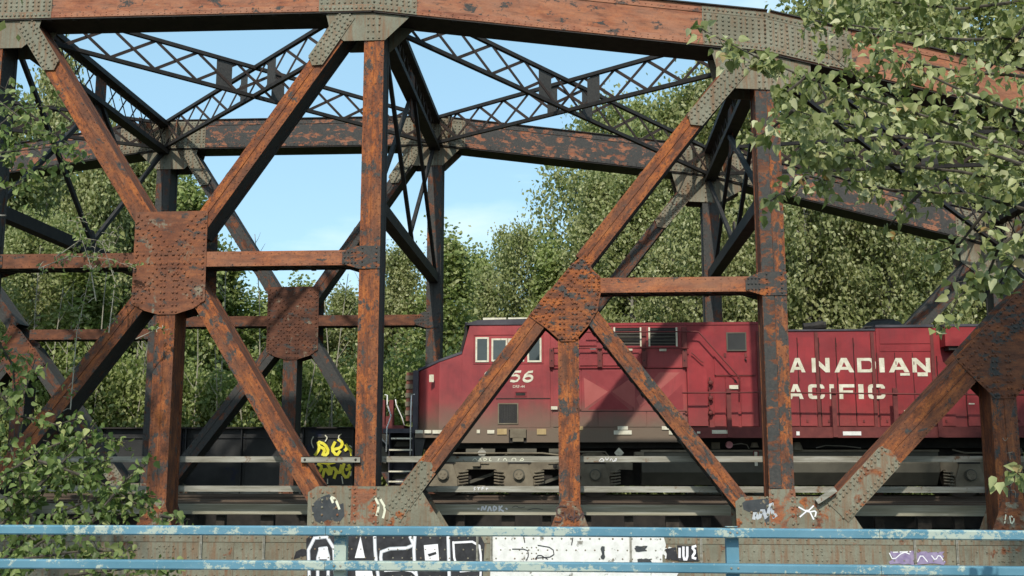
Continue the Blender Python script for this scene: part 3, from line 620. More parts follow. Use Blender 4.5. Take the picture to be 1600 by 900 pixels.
# ================================================================== blue railing in front
BL = empty('railing', (0, 10.2, -1.52), 'chipped sky-blue steel road railing with two horizontal rails across the foreground', 'railing')
for a, b in ((-6.6, -2.3), (-2.296, 2.6), (2.604, 6.6)):
    for (ya, yb) in ((823.5, 838.5), (878.5, 893.5)):
        z1 = at(800, ya, 10.0).z; z0 = at(800, yb, 10.0).z
        m = MB(); e = .012
        m.v = []
        prof = [(10.0, z0+e), (10.0+e, z0), (10.09, z0), (10.1, z0+e), (10.1, z1-e), (10.09, z1), (10.0+e, z1), (10.0, z1-e)]
        n = len(prof)
        sag = lambda X: -.0045*max(0, X)
        xs_ = [a+(b-a)*i/4 for i in range(5)]
        for X in xs_: m.v += [(X, y_, z_+sag(X)) for y_, z_ in prof]
        for j in range(4):
            for i in range(n): m.f.append((j*n+i, j*n+(i+1) % n, (j+1)*n+(i+1) % n, (j+1)*n+i))
        m.f.append(tuple(range(n))); m.f.append(tuple(range(4*n, 5*n))[::-1]); m.build('rail', M['blue'], BL)
for px in (531, 1145):
    X = at(px, 860, 10.1).x; w_ = .055
    m = MB().box((X-w_, 10.105, -1.52), (X+w_, 10.2, at(800, 823, 10.1).z-.012)); o = m.build('post', M['blue'], BL)
    for yb_ in (831, 886):
        for dx in (-.03, .03): MB().rivet(X+dx, at(800, yb_, 10.).z, 9.9995, .011, .009).build('bolt', M['galv'], o)
    MB().box((X-.1, 10.06, -1.52), (X+.1, 10.25, -1.505)).build('base_plate', M['blue'], o)
for X, zz in ((at(1143, 822, 10.05).x, at(1143, 823.5, 10.05).z),): MB().box((X-.055, 10.02, zz), (X+.05, 10.08, zz+.006)).build('rail_cap', M['blue'], BL)

# ================================================================== neighbouring girder bridge
GB = empty('girder_bridge', (-12, 37, -3.6), 'low charcoal-painted plate girder span with yellow graffiti, standing behind the rusty truss', 'bridge')
gx0, gx1, gz0, gz1 = -16.6, -7.35, -1.3, 1.2
MB().box((gx0, 37.05, gz0), (gx1, 37.08, gz1)).build('web_plate', M['girder'], GB)
MB().box((gx0-.05, 36.85, gz1), (gx1+.05, 37.3, gz1+.05)).build('top_flange', M['black'], GB)
MB().box((gx0-.05, 36.85, gz0-.05), (gx1+.05, 37.3, gz0)).build('bottom_flange', M['black'], GB)
MB().box((gx0, 37.0, .88), (gx1, 37.048, .92)).build('flange_angle', M['girder'], GB)
MB().box((gx0, 36.9, -1.0), (gx1, 37.04, -.92)).build('lower_angle', M['galv'], GB)
for px in (158, 283, 291, 378, 466, 474, 552):
    X = at(px, 700, 37).x; m = MB().box((X-.02, 36.9, gz0), (X+.02, 37.045, gz1-.003))
    m.box((X+.02, 37.03, gz0), (X+.1, 37.045, gz1-.003))
    for i in range(14): m.rivet(X+.06, gz0+.15+i*.165, 37.03, .018, .014)
    m.build('stiffener', M['girder'], GB)
MB().box((gx0, 38.8, gz0), (gx1, 38.84, gz1)).build('rear_web', M['girder'], GB)
MB().box((gx0, 37.1, gz0), (gx1, 38.79, gz0+.1)).build('deck', M['tie'], GB)
yl = [[(492, 712), (500, 700), (496, 690), (508, 694), (514, 706), (506, 714)], [(500, 698), (508, 702), (504, 712)], [(524, 690), (518, 702), (526, 712), (532, 704)], [(528, 686), (536, 692), (532, 700), (522, 702)], [(540, 698), (548, 702), (550, 712)], [(538, 704), (544, 700), (540, 694)],
      [(496, 724), (504, 730), (498, 738)], [(504, 746), (508, 730), (516, 744), (520, 728), (530, 742), (534, 726)], [(512, 726), (516, 732), (512, 740)], [(538, 724), (534, 738), (542, 748), (548, 736)], [(544, 726), (548, 732), (540, 734)], [(522, 748), (526, 736)], [(500, 722), (512, 724), (524, 722)]]
paintline('graffiti', M['yellow'], yl, .10, 36.99+.0, GB, 37.0)
wl = [[(490, 700), (486, 690), (490, 682)], [(508, 690), (512, 684), (508, 680)], [(532, 690), (528, 682), (534, 678)], [(546, 696), (552, 700), (550, 710)], [(494, 726), (490, 734)], [(512, 748), (512, 756)], [(534, 744), (536, 756)], [(548, 744), (550, 736)]]
paintline('graffiti', M['cream_spray'], wl, .035, 36.98, GB, 37.0)

# ================================================================== locomotive
YL = 28.3; YR = YL+3.0; YC = YL+1.5
def lx(x, y=600): return at(x, y, YL).x
def lz(y, x=900): return at(x, y, YL).z
LO = empty('locomotive', (lx(900), YC, -.8), 'weathered red diesel freight locomotive with cream lettering, stopped on the truss bridge', 'locomotive')
zr = -.80
def lbox(name, x0, y0, x1, y1, mat, out=.012, dep=.03, parent=None, ref=None):
    "box on the loco side whose outline is given in photo pixels"
    ym = (y0+y1)/2 if ref is None else ref
    a = at(x0, ym, YL).x; b = at(x1, ym, YL).x; zt = at((x0+x1)/2, y0, YL).z; zb = at((x0+x1)/2, y1, YL).z
    return MB().box((a, YL-out, zb), (b, YL-out+dep, zt)).build(name, mat, parent or LO)
def frame_box(name, x0, y0, x1, y1, wd, mat, out, dep, parent):
    a = at(x0, (y0+y1)/2, YL).x; b = at(x1, (y0+y1)/2, YL).x; zt = at(x0, y0, YL).z; zb = at(x0, y1, YL).z
    m = MB(); y_ = YL-out
    m.box((a, y_, zb), (b, y_+dep, zb+wd)); m.box((a, y_, zt-wd), (b, y_+dep, zt)); m.box((a, y_, zb+wd), (a+wd, y_+dep, zt-wd)); m.box((b-wd, y_, zb+wd), (b, y_+dep, zt-wd))
    return m.build(name, mat, parent)
red, red2 = M['red'], M['red2']
zs = lz(690, 720)                                   # sill bottom
# underframe
MB().box((lx(606), YL+.45, lz(700)), (lx(1700), YR-.45, lz(684))).build('underframe', M['black'], LO)
MB().box((lx(670), YC-.55, -.55), (lx(1700), YC+.55, lz(700)-.002)).build('centre_sill', M['black'], LO)
# nose: chamfered front corners, sloping top
xn0, xn1, xc0, xc1, xe = at(650, 640, YL).x, at(686, 640, YL).x, at(722, 552, YL).x, at(734, 510, YL).x, at(860, 600, YL).x
zn0, zn1, zc = lz(578, 650), lz(553, 722), lz(508, 760)
def quadmesh(name, mat, poly3, parent=LO):
    m = MB(); m.v = poly3[0]; m.f = poly3[1]; return m.build(name, mat, parent)
zl = lambda X: zn0+(zn1-zn0)*(X-xn0)/(xc0-xn0)
pl_ = [(xn0, YL+.5), (xn1, YL), (xc0, YL), (xc0, YR), (xn1, YR), (xn0, YR-.5)]
v = [(x, y, zs+.30) for x, y in pl_]+[(x, y, zl(x)) for x, y in pl_]
quadmesh('nose', red, (v, [(0, 1, 2, 3, 4, 5), (6, 11, 10, 9, 8, 7)]+[(i, i+6, (i+1) % 6+6, (i+1) % 6) for i in range(6)]))
v = [(x-.03 if x < xn1 else x, y+(-.02 if y < YC else .02), zl(x)+.004) for x, y in pl_]+[(x-.03 if x < xn1 else x, y, zl(x)+.07) for x, y in pl_]
quadmesh('nose_roof', M['charcoal'], (v, [(0, 1, 2, 3, 4, 5), (6, 11, 10, 9, 8, 7)]+[(i, i+6, (i+1) % 6+6, (i+1) % 6) for i in range(6)]))
MB().box((xn0-.14, YL+.35, zs+.3), (xn0-.002, YL+.6, zn0+.02)).build('front_post', M['charcoal'], LO)
o = MB().box((xn0-.34, YL+.5, zs+.55), (xn0-.15, YR-.5, zn0-.02)).build('nose_door', simple('oxide_brown', [(.3, (.10, .035, .025)), (.7, (.2, .07, .045))], 4), LO)
for i in range(5): MB().box((xn0-.36, YL+.47, zs+.7+i*.23), (xn0-.16, YL+.5, zs+.82+i*.23)).build('hinge', M['truck'], o)
# cab
m = MB().prism([(xc0+.002, zs+.30), (xc0+.002, zn1), (xc1, zc-.02), (xc1+.08, zc), (xe, zc), (xe, zs+.30)], YL, YR); cab = m.build('cab', red, LO)
m = MB().prism([(xc1-.1, zc+.003), (xc1-.05, zc+.05), (xc1+.2, zc+.13), (xe+.05, zc+.17), (xe+.05, zc+.003)], YL-.03, YR+.03); m.build('cab_roof', M['charcoal'], LO)
m = MB().bar((xc0+.0, YL+.2, zn1+.1), (xc1-.06, YL+.2, zc), .03, .04); m.bar((xc0+.0, YR-.2, zn1+.1), (xc1-.06, YR-.2, zc), .03, .04)
m.prism([(xc0-.08, zn1+.05), (xc0-.02, zn1+.05), (xc1-.04, zc-.05), (xc1-.12, zc-.03)], YL+.15, YL+.45); m.build('windshield_guard', M['black'], LO)
MB().tube([(xc1-.07, YL+.3, zc-.12), (xc1-.14, YL+.2, zc-.05), (xc1-.1, YL+.1, zc+.08)], .03).build('mirror', M['charcoal'], LO)
for a, b in ((at(752, 505, YL).x, at(790, 505, YL).x), (at(792, 505, YL).x, at(836, 505, YL).x)):
    MB().box((a, YL+.5, zc+.13), (b-.02, YR-.6, zc+.26)).build('roof_unit', M['cream'], LO)
# cab windows: recessed dark glass, cream frames
for x0, y0, x1, y1 in ((743, 527, 764, 566), (768, 529, 793, 565), (794, 529, 819, 565), (824, 528, 846, 566)):
    f = frame_box('window_frame', x0, y0, x1, y1, .045, M['cream'], .022, .03, cab)
    a = at(x0, 546, YL).x+.04; b = at(x1, 546, YL).x-.04
    MB().box((a, YL-.012, lz(y1, x0)+.04), (b, YL-.006, lz(y0, x0)-.04)).build('pane', M['glass'], f)
fr = frame_box('window_surround', 740, 523, 849, 569, .015, red2, .014, .02, cab)
# side panels: lower nose/cab, engine-room boxes
def panel(x0, y0, x1, y1, mat=red, out=.014, name='panel', ref=None, parent=None): return lbox(name, x0, y0, x1, y1, mat, out, .05, parent, ref)
MB().box((xn0-.02, YL+.02, zs+.10), (xn1+.9, YR-.02, zs+.298)).build('sill', M['truck'] if False else red, LO)
# sill skirt below the cab (grimy)
for x0, y0, x1, y1 in ((716, 668, 795, 692), (823, 668, 1072, 691)): panel(x0, y0, x1, y1, red, .004, 'skirt')
MB().box((lx(795, 680), YL+.05, lz(692)), (lx(823, 680), YL+.1, lz(668))).build('jack_pad_recess', M['black'], LO)
lbox('jack_pad', 797, 670, 822, 684, M['truck'], .03, .08); lbox('jack_bracket', 801, 684, 818, 690, M['truck'], .02, .08)
panel(778, 624, 859, 668, red, .010); panel(740, 571, 859, 622, red, .005)
lbox('door_seam', 775, 622.3, 860, 623.4, M['black'], .012, .01)
# louvred box on the cab side
f = frame_box('vent_frame', 778, 630, 810, 663, .03, M['truck'], .03, .03, LO)
for i in range(15):
    x = 780.5+i*1.95; lbox('vent_slat', x, 632, x+1.0, 661, M['girder'], .024, .02, f)
lbox('vent_back', 779, 631, 809, 662, M['black'], .012, .006, f)
f = frame_box('slot_frame', 804, 612, 823, 620, .02, red2, .02, .02, LO); lbox('slot', 806, 614, 821, 618, M['black'], .012, .004, f)
# long body
zb0 = lz(685, 1200)
xb1 = at(1190, 600, YL).x
MB().box((xe+.004, YL+.02, zs+.1), (lx(1075), YR-.02, lz(508.5, 1000))).build('machine_room', red, LO)
MB().box((lx(1075)+.004, YL+.02, zs+.1), (xb1, YR-.02, lz(507.5, 1000))).build('equipment_cabinet', red2, LO)
MB().box((xe, YL-.0, lz(508.5, 1000)+.002), (xb1+.02, YR, lz(506, 1000)+.03)).build('body_roof', red2, LO)
for x0, y0, x1, y1 in ((864, 576, 908, 640), (909, 576, 988, 642), (989.2, 576, 1071, 642), (864, 643.2, 934, 667), (935, 643.2, 1010, 667), (1011, 643.2, 1071, 667)): panel(x0, y0, x1, y1)
for x0, y0, x1, y1 in ((906, 549, 934, 571), (942, 549, 998, 571), (1011, 549, 1066, 573), (864, 549, 900, 571), (904, 514, 932, 540)): panel(x0, y0, x1, y1, red, .010)
lbox('ledge', 863, 573.5, 1073, 575.4, red2, .05, .08)
lbox('ledge', 863, 642.4, 1073, 643.1, M['black'], .02, .04)
M['fade1'] = simple('sun_faded_red', [(.3, (.34, .085, .075)), (.7, (.40, .11, .10))], 2, strength=0)
M['fade2'] = simple('old_emblem_red', [(.3, (.22, .03, .035)), (.7, (.28, .045, .05))], 2, strength=0)
for mt_, poly in ((M['fade1'], [(912, 590), (950, 612), (914, 638)]), (M['fade2'], [(914, 580), (986, 580), (952, 610)]), (M['fade2'], [(918, 640), (953, 614), (984, 640)]), (M['fade1'], [(992, 586), (992, 638), (956, 612)]), (M['fade2'], [(1024, 640), (1066, 600), (1068, 640)]), (M['fade1'], [(1030, 582), (1062, 582), (1000, 636), (994, 622)])):
    m = MB(); pp_ = [at(x, y, YL) for x, y in poly]; m.v = [(p.x, YL-.0150, p.z) for p in pp_]; m.f = [tuple(range(len(pp_)))]; m.build('faded_emblem', mt_, LO, fix=False)
# louvred openings with cream posts
for x0, x1 in ((958, 1003), (1012.5, 1059)):
    f = frame_box('louvre_frame', x0, 510, x1, 543, .04, red2, .02, .03, LO)
    lbox('louvre_back', x0+1, 511, x1-1, 542, M['black'], .006, .004, f)
    for xx in (x0+.6, x1-3.2): lbox('louvre_post', xx, 511.5, xx+2.6, 541.5, M['cream'], .03, .03, f)
    for j in range(5):
        yy = 517+j*5.2; a = at(x0+3, 526, YL).x; b = at(x1-3.4, 526, YL).x; z = lz(yy)
        MB().bar(((a), YL-.014, z), ((b), YL-.014, z), .035, .012, (0, -.6, 1)).build('louvre_slat', M['tank'] if j else M['girder'], f)
# ribs and upper handrail
def tube_px(name, pts, off, r, mat, parent=LO, n=6):
    return MB().tube([at(x, y, YL-off) for x, y in pts], r, n).build(name, mat, parent, smooth=True)
rr_ = simple('handrail_oxide', [(.3, (.10, .022, .022)), (.7, (.17, .04, .035))], 5)
for x in (862, 937, 1006, 1069):
    r_ = lbox('rib', x-3.6, 512 if x in (1006, 1069) else 545, x+3.6, 574, rr_, .10, .11)
    lbox('rib_bolt', x-1, 563, x+1, 565, M['black'], .108, .01, r_)
    lbox('rib_bolt', x-1, 547, x+1, 549.5, M['black'], .108, .01, r_)
tube_px('handrail', [(864, 544), (1076, 544)], .14, .016, rr_)
tube_px('handrail', [(914, 519), (1088, 518), (1092, 519), (1151, 585), (1155, 590), (1155, 613)], .22, .018, rr_)
tube_px('handrail', [(1066, 614), (1196, 613)], .55, .022, rr_)
tube_px('handrail', [(1196, 613), (1455, 616), (1600, 617), (1700, 618)], .55, .022, rr_)
for x in (1139.5, 1304, 1400, 1468, 1560):
    a = at(x, 650, YL-.5); lx0 = a.x
    st = MB().box((lx0-.055, YL-.53, lz(683)-.02), (lx0+.055, YL-.47, lz(614)+.06)).build('stanchion', rr_, LO)
# cabinet details
lbox('electrical_box', 1073.5, 576.5, 1104, 666, red2, .20, .22)
for y in (598, 622, 645):
    m = MB(); p = at(1110, y, YL-.06); m.tube([p+Vector((-.06, 0, -.12)), p+Vector((0, -.03, 0)), p+Vector((-.02, 0, .14))], .02); m.rivet(p.x, p.z, p.y-.02, .07, .05); m.build('latch', rr_, LO)
tube_px('conduit', [(1109, 594), (1108, 664)], .03, .015, rr_)
panel(1116, 556, 1180, 586, red2, .02); panel(1116, 590, 1133, 666, red2, .016, 'door'); panel(1134.5, 590, 1153, 666, red2, .02, 'door'); panel(1158, 590, 1184, 666, red2, .022, 'door')
tube_px('rail_bar', [(1117, 585), (1119, 587), (1178, 587), (1180, 585)], .04, .012, rr_)
f = frame_box('window_frame', 1135, 519.5, 1166, 548.5, .03, M['tank'], .02, .02, LO); lbox('pane', 1136.5, 521, 1164.5, 547, M['girder'], .01, .004, f)
for x in (1131, 1163): lbox('hinge', x, 552, x+3.5, 558, rr_, .04, .04)
tube_px('grab_handle', [(1080, 551), (1083, 553), (1096, 565), (1099, 566)], .07, .014, rr_)
tube_px('grab_handle', [(1164, 560), (1166, 564)], .05, .02, M['black'])
lbox('filler', 1147, 594, 1150, 598, M['black'], .03, .01)
lbox('walkway', 1074, 668, 1700, 684.5, rr_, .48, .5)
for x0, y0, x1, y1 in ((1184, 517, 1190, 668), (1191.5, 520, 1200, 668)): lbox('corner_post', x0, y0, x1, y1, rr_, .03, .04, None, 590)
lbox('hood_foot', 1082, 666, 1106, 668, M['black'], .1, .1)
# long hood with doors
xh0, xh1, xh2 = at(1192, 600, YL).x, at(1372, 600, YL).x, at(1462, 600, YL).x
yH = YL+.45
def hx(x, y=600): return at(x, y, YL).x
MB().box((xh0, YL+.02, zb0+.2), (xh1, YR-.02, lz(517, 1300))).build('hood', red2, LO)
MB().box((xh1+.004, YL+.0, zb0+.2), (xh2-.004, YR, lz(511.5, 1400))).build('hood', red2, LO)
MB().box((xh2, YL+.02, zb0+.2), (lx(1900), YR-.02, lz(512, 1500))).build('hood', red2, LO)
rad = MB().box((hx(1468, 528), YL-.42, lz(543, 1500)), (lx(1900), YR+.42, lz(513.5, 1500))).build('radiator_housing', red2, LO)
MB().box((hx(1468, 528)-.02, YL-.44, lz(513.3, 1500)), (lx(1900), YR+.44, lz(509.5, 1500))).build('radiator_roof', M['charcoal'], rad)
MB().box((hx(1474, 528), YL-.36, lz(549, 1500)), (lx(1900), YL+.0, lz(543.3, 1500))).build('radiator_screen', M['black'], rad)
MB().box((xh0, YL-.01, lz(517, 1300)+.002), (xh1-.01, YR+.01, lz(515.5, 1300)+.02)).build('hood_cap', M['charcoal'], LO)
MB().box((xh1, YL-.03, lz(511.5, 1400)+.002), (xh2+.03, YR+.01, lz(509, 1400)+.02)).build('hood_cap', M['charcoal'], LO)
doors = [(1204, 1222), (1223.5, 1247), (1248.5, 1274), (1282, 1307.5), (1309, 1335), (1336.5, 1362.5), (1372.5, 1399), (1400.5, 1427), (1428.5, 1455), (1466, 1490), (1509, 1537), (1538.5, 1557), (1558.5, 1579), (1580, 1604)]
for a, b in doors:
    top = 527.5 if b < 1370 else 551 if b < 1456 else 556
    o_ = panel(a, top, b, 665.5, red2, .022, 'door', 600)
    lbox('door_edge', a-.9, top, a-.3, 665.5, M['black'], .006 if b < 1370 or b > 1460 else .008, .01, o_, 600)
    for yy in ((565, 610, 650) if top > 540 else (536, 590, 645)): lbox('hinge', a+.2, yy, a+1.4, yy+5, rr_, .035, .03, o_, 600)
    if int(a) % 2 == 0: lbox('latch', (a+b)/2-1.4, 656, (a+b)/2+1.6, 660, rr_, .04, .03, o_)
panel(1374, 515, 1454, 537, red2, .016, 'panel'); panel(1374, 539, 1454, 549, red2, .014, 'panel')
for x in (1278, 1366, 1459.5): lbox('corner_post', x-2.6, 519, x+2.6, 667, rr_, .03, .04, None, 600)
# roof fittings
for x0, x1, yt in ((1255, 1290, 505), (1266, 1286, 503)):
    MB().tube([at(x0, 511, YL+.7), at(x1, yt+3, YL+.7)], .10, 8).build('horn', M['black'], LO)
m = MB(); c0 = at(1380, 512, YL+1.2); m.tube([c0, c0+Vector((0, 0, .14))], .55, 16, .42); m.tube([c0+Vector((0, 0, .14)), c0+Vector((0, 0, .2))], .3, 14); m.build('exhaust_stack', M['black'], LO)
MB().tube([at(1345, 515, YL+.4), at(1352, 511, YL+.4), at(1366, 511, YL+.4)], .03).build('roof_pipe', M['black'], LO)
# stickers, sill plates
cr_ = M['cream']
for x0, y0, x1, y1, mt, ou in ((649, 672, 661, 677, cr_, .0), (663.5, 672, 674, 677, cr_, .03), (676, 672, 692, 677.5, cr_, .03), (745, 671.5, 750, 677, cr_, .03), (761.5, 672, 772.5, 677.5, cr_, .03), (777, 670, 792, 679, M['gold'], .03), (839, 670, 853.5, 679, M['gold'], .03), (903, 666, 911, 672, M['gold'], .03),
        (671, 585.5, 678, 597, cr_, .03), (861, 635, 871, 640, cr_, .03), (965, 666, 981, 671.5, cr_, .03), (959, 672.6, 987, 679, cr_, .03), (1034, 666, 1048, 671.5, cr_, .03), (1045, 672.5, 1056, 679, cr_, .03), (922, 544.5, 931, 547, M['white'], .10), (1030, 545, 1041, 549, cr_, .06), (982, 545, 988, 549, cr_, .06),
        (1139, 602, 1153, 608, cr_, .06), (1109, 673, 1137, 678.5, cr_, .49), (1086, 675, 1091, 678, cr_, .49), (1238.5, 675, 1243.5, 681, M['white'], .49), (1310, 675, 1338, 681, M['white'], .49), (1406, 583, 1421, 587, cr_, .035), (1433, 582, 1449, 588, cr_, .035), (1412, 641, 1421, 643.5, cr_, .035), (1513, 630, 1522, 632, cr_, .035)):
    lbox('reflector' if mt is not M['white'] else 'sticker', x0, y0, x1, y1, mt, ou, .004)
# lettering, proud of the doors like paint on panels
def letter(name, polys, ox, x0, x1, yt, yb, mat, parent=LO, slant=0.):
    "polys in a 1 x 1 cell; x0,x1 (photo px at mid height), yt,yb"
    ym = (yt+yb)/2; X0 = at(x0, ym, YL).x; X1 = at(x1, ym, YL).x; Z1 = at(x0, yt, YL).z; Z0 = at(x0, yb, YL).z
    m = MB()
    for k_, poly in enumerate(polys):
        n = len(m.v); m.v += [(X0+(X1-X0)*u+slant*(v_-.5)*(Z1-Z0), YL-ox-.0004*k_, Z0+(Z1-Z0)*v_) for u, v_ in poly]; m.f.append(tuple(range(n, n+len(poly))))
    return m.build(name, mat, parent, fix=False)
def arcpts(cx, cy, rx, ry, a0, a1, n=10): return [(cx+rx*math.cos(R(a0+(a1-a0)*i/n)), cy+ry*math.sin(R(a0+(a1-a0)*i/n))) for i in range(n+1)]
def band_(outer, inner): return [[outer[i], outer[i+1], inner[i+1], inner[i]] for i in range(len(outer)-1)]
def sq_c():   # wide squarish C
    o = [(1, .70), (1, .82), (.9, .97), (.78, 1), (.22, 1), (.06, .95), (0, .78), (0, .22), (.06, .05), (.22, 0), (.78, 0), (.9, .03), (1, .18), (1, .30)]
    i = [(.78, .70), (.78, .73), (.76, .76), (.72, .78), (.30, .78), (.26, .76), (.24, .70), (.24, .30), (.26, .24), (.30, .22), (.72, .22), (.76, .24), (.78, .27), (.78, .30)]
    return band_(o, i)
def d_():
    o = [(0, 0), (0, 1), (.70, 1), (.88, .94), (1, .72), (1, .28), (.88, .06), (.70, 0), (0, 0)]
    i = [(.22, .2), (.22, .8), (.62, .8), (.72, .76), (.77, .64), (.77, .36), (.72, .24), (.62, .2), (.22, .2)]
    return band_(o, i)
GL = {'A': [[(0, 0), (.36, 1), (.50, 1), (.50, .72), (.24, 0)], [(.50, 1), (.64, 1), (1, 0), (.76, 0), (.50, .72)], [(.3, .18), (.36, .38), (.64, .38), (.7, .18)]],
      'N': [[(0, 0), (0, 1), (.24, 1), (.24, 0)], [(.76, 0), (.76, 1), (1, 1), (1, 0)], [(.241, 1), (.241, .62), (.759, 0), (.759, .38)]],
      'D': d_(), 'I': [[(0, 0), (0, 1), (1, 1), (1, 0)]], 'C': sq_c(),
      'F': [[(0, 0), (0, 1), (.25, 1), (.25, 0)], [(.251, 1), (1, 1), (1, .78), (.251, .78)], [(.251, .58), (.9, .58), (.9, .36), (.251, .36)]],
      'P': [[(0, 0), (0, 1), (.25, 1), (.25, 0)]]+band_([(.251, 1), (.85, 1), (1, .85), (1, .45), (.85, .3), (.251, .3)], [(.251, .8), (.70, .8), (.76, .74), (.76, .56), (.70, .5), (.251, .5)])}
for ch, x0, x1 in (('C', 1199, 1225), ('A', 1233.5, 1258), ('N', 1268, 1296), ('A', 1303, 1334), ('D', 1339, 1368), ('I', 1373.5, 1381.5), ('A', 1388, 1420), ('N', 1425, 1453)):
    letter('letter', GL[ch], .026, x0, x1, 559.5, 582, M['cream'])
for ch, x0, x1 in (('P', 1199, 1227), ('A', 1231, 1255), ('C', 1262.5, 1288), ('I', 1296, 1303), ('F', 1311, 1335), ('I', 1341, 1349), ('C', 1356, 1382.5)):
    letter('letter', GL[ch], .026, x0, x1, 600.5, 623.5, M['cream'])
def seg(pts, w, asp):
    out = []
    P = [Vector((a*asp, b)) for a, b in pts]; Lf, Rt = [], []
    for i, p in enumerate(P):
        a = (P[i]-P[i-1]).normalized() if i else (P[1]-P[0]).normalized(); b = (P[i+1]-P[i]).normalized() if i < len(P)-1 else a
        t_ = (a+b).normalized(); n_ = Vector((-t_.y, t_.x))*w/2; Lf.append(p+n_); Rt.append(p-n_)
    for i in range(len(P)-1): out.append([(q_.x/asp, q_.y) for q_ in (Lf[i], Lf[i+1], Rt[i+1], Rt[i])])
    return out
ring = arcpts(.5, .33, .36, .24, 90, 450, 16)
six = [seg(ring, .22, 1.2), seg([(.16, .36), (.2, .62), (.42, .86), (.78, .9)], .2, 1.2)]
nine = [[(1-a, 1-b) for a, b in p] for g_ in six for p in g_]
five = seg([(.86, .9), (.28, .9), (.2, .56), (.5, .62), (.78, .5), (.84, .32), (.72, .14), (.45, .09), (.14, .14)], .2, 1.2)
for k_, (pp, x0, x1) in enumerate(((nine, 755, 774), (five, 776, 795), (five, 796.5, 815), (six[0]+six[1], 816.5, 835))):
    letter('numeral', pp, .012, x0, x1, 579, 597.5, M['cream'], cab, .25)
cu = bpy.data.curves.new('t', 'FONT'); cu.body = 'DRF-44'; cu.size = .10; to = bpy.data.objects.new('t', cu); COL.objects.link(to)
dg = bpy.context.evaluated_depsgraph_get(); me = bpy.data.meshes.new_from_object(to.evaluated_get(dg)); bpy.data.objects.remove(to)
me.materials.clear(); me.materials.append(M['cream']); o = bpy.data.objects.new('model_lettering', me); COL.objects.link(o); p = at(801, 606, YL-.012)
o.matrix_world = Matrix.Translation(p) @ Matrix.Rotation(R(90), 4, 'X'); adopt(o, LO)
# front platform, steps, grab irons, coupler
xs0, xs1 = at(608, 700, YL).x, at(644, 700, YL).x
MB().box((at(598, 672, YL).x, YL+.05, lz(676)), (xn0, YR-.05, lz(669))).build('front_platform', M['charcoal'], LO)
sw = MB().box((xs0-.02, YL+.05, lz(768)), (xs0+.0, YL+.75, lz(676))).box((xs1, YL+.05, lz(768)), (xs1+.02, YL+.75, lz(676))).box((xs0, YL+.7, lz(768)), (xs1, YL+.74, lz(676))).build('step_well', M['charcoal'], LO)
for i, y in enumerate((684, 702, 736, 752, 765)):
    x0 = 611-(i > 0)*3-(i > 1)*1; a = at(x0, y, YL).x; b = at(644-(i > 1), y, YL).x
    st = MB().box((a, YL+.02, lz(y)-.045), (b, YL+.32+.0*i, lz(y)-.012)).build('step', M['girder'], sw)
    MB().box((a, YL+.0, lz(y)-.03), (b, YL+.018, lz(y)+.008)).build('step_edge', M['cream'], st)
    v0 = lz(y)-.05
    if i < 4: MB().prism([(a+.02, v0-.16), (a+.10, v0-.03), (b-.10, v0-.03), (b-.02, v0-.16)], YL+.34, YL+.36).build('step_riser', M['tank'], st)
wt = M['white']
tube_px('grab_iron', [(601, 617), (605, 617.5), (605, 632), (611, 650), (604.5, 668), (603.5, 706)], .02, .019, wt)
tube_px('grab_iron', [(648, 616), (643, 617), (642, 640), (641, 712)], .02, .019, wt)
tube_px('grab_iron', [(618, 624), (619, 632), (628, 652), (634, 672)], -2.6, .016, wt)
tube_px('brake_rod', [(588, 676), (604, 694)], -.3, .02, wt)
m = MB()
for x in (600, 613):
    p = at(x, 640, YL+.6); m.box((p.x-.07, YL+.5, lz(676)), (p.x+.04, YL+.7, lz(622)))
m.build('end_post', rr_, LO)
m = MB().box((at(597, 660, YL+.5).x, YL+.4, lz(676)), (at(632, 660, YL+.5).x, YL+2.2, lz(663))).box((at(596, 650, YL+.5).x, YL+.6, lz(665)), (at(612, 650, YL+.5).x, YL+.8, lz(648))).build('end_sheet', rr_, LO)
m = MB().prism([(at(562, 700, YL).x, lz(712)), (at(566, 700, YL).x, lz(660)), (at(580, 700, YL).x, lz(672)), (at(604, 700, YL).x, lz(712)), (at(600, 700, YL).x, lz(724))], YL+.3, YL+2.7).build('snow_plough', M['tank'], LO)
MB().box((at(575, 700, YL).x, YC-.15, lz(738)), (at(612, 700, YL).x, YC+.15, lz(722))).build('coupler', M['truck'], LO)
for dx, dz in ((0, 0), (3, 5), (-2, 9)):
    MB().tube([at(604+dx, 700, YL+.5), at(598+dx, 715+dz, YL+.4), at(592+dx, 712+dz, YL+.4), at(586+dx, 700, YL+.5)], .035, 7).build('air_hose', M['black'], LO)
MB().prism([(at(648, 700, YL).x, lz(712)), (at(646, 700, YL).x, lz(680)), (at(664, 700, YL).x, lz(680)), (at(658, 700, YL).x, lz(712))], YL+.1, YL+.3).build('step_brace', M['girder'], LO)
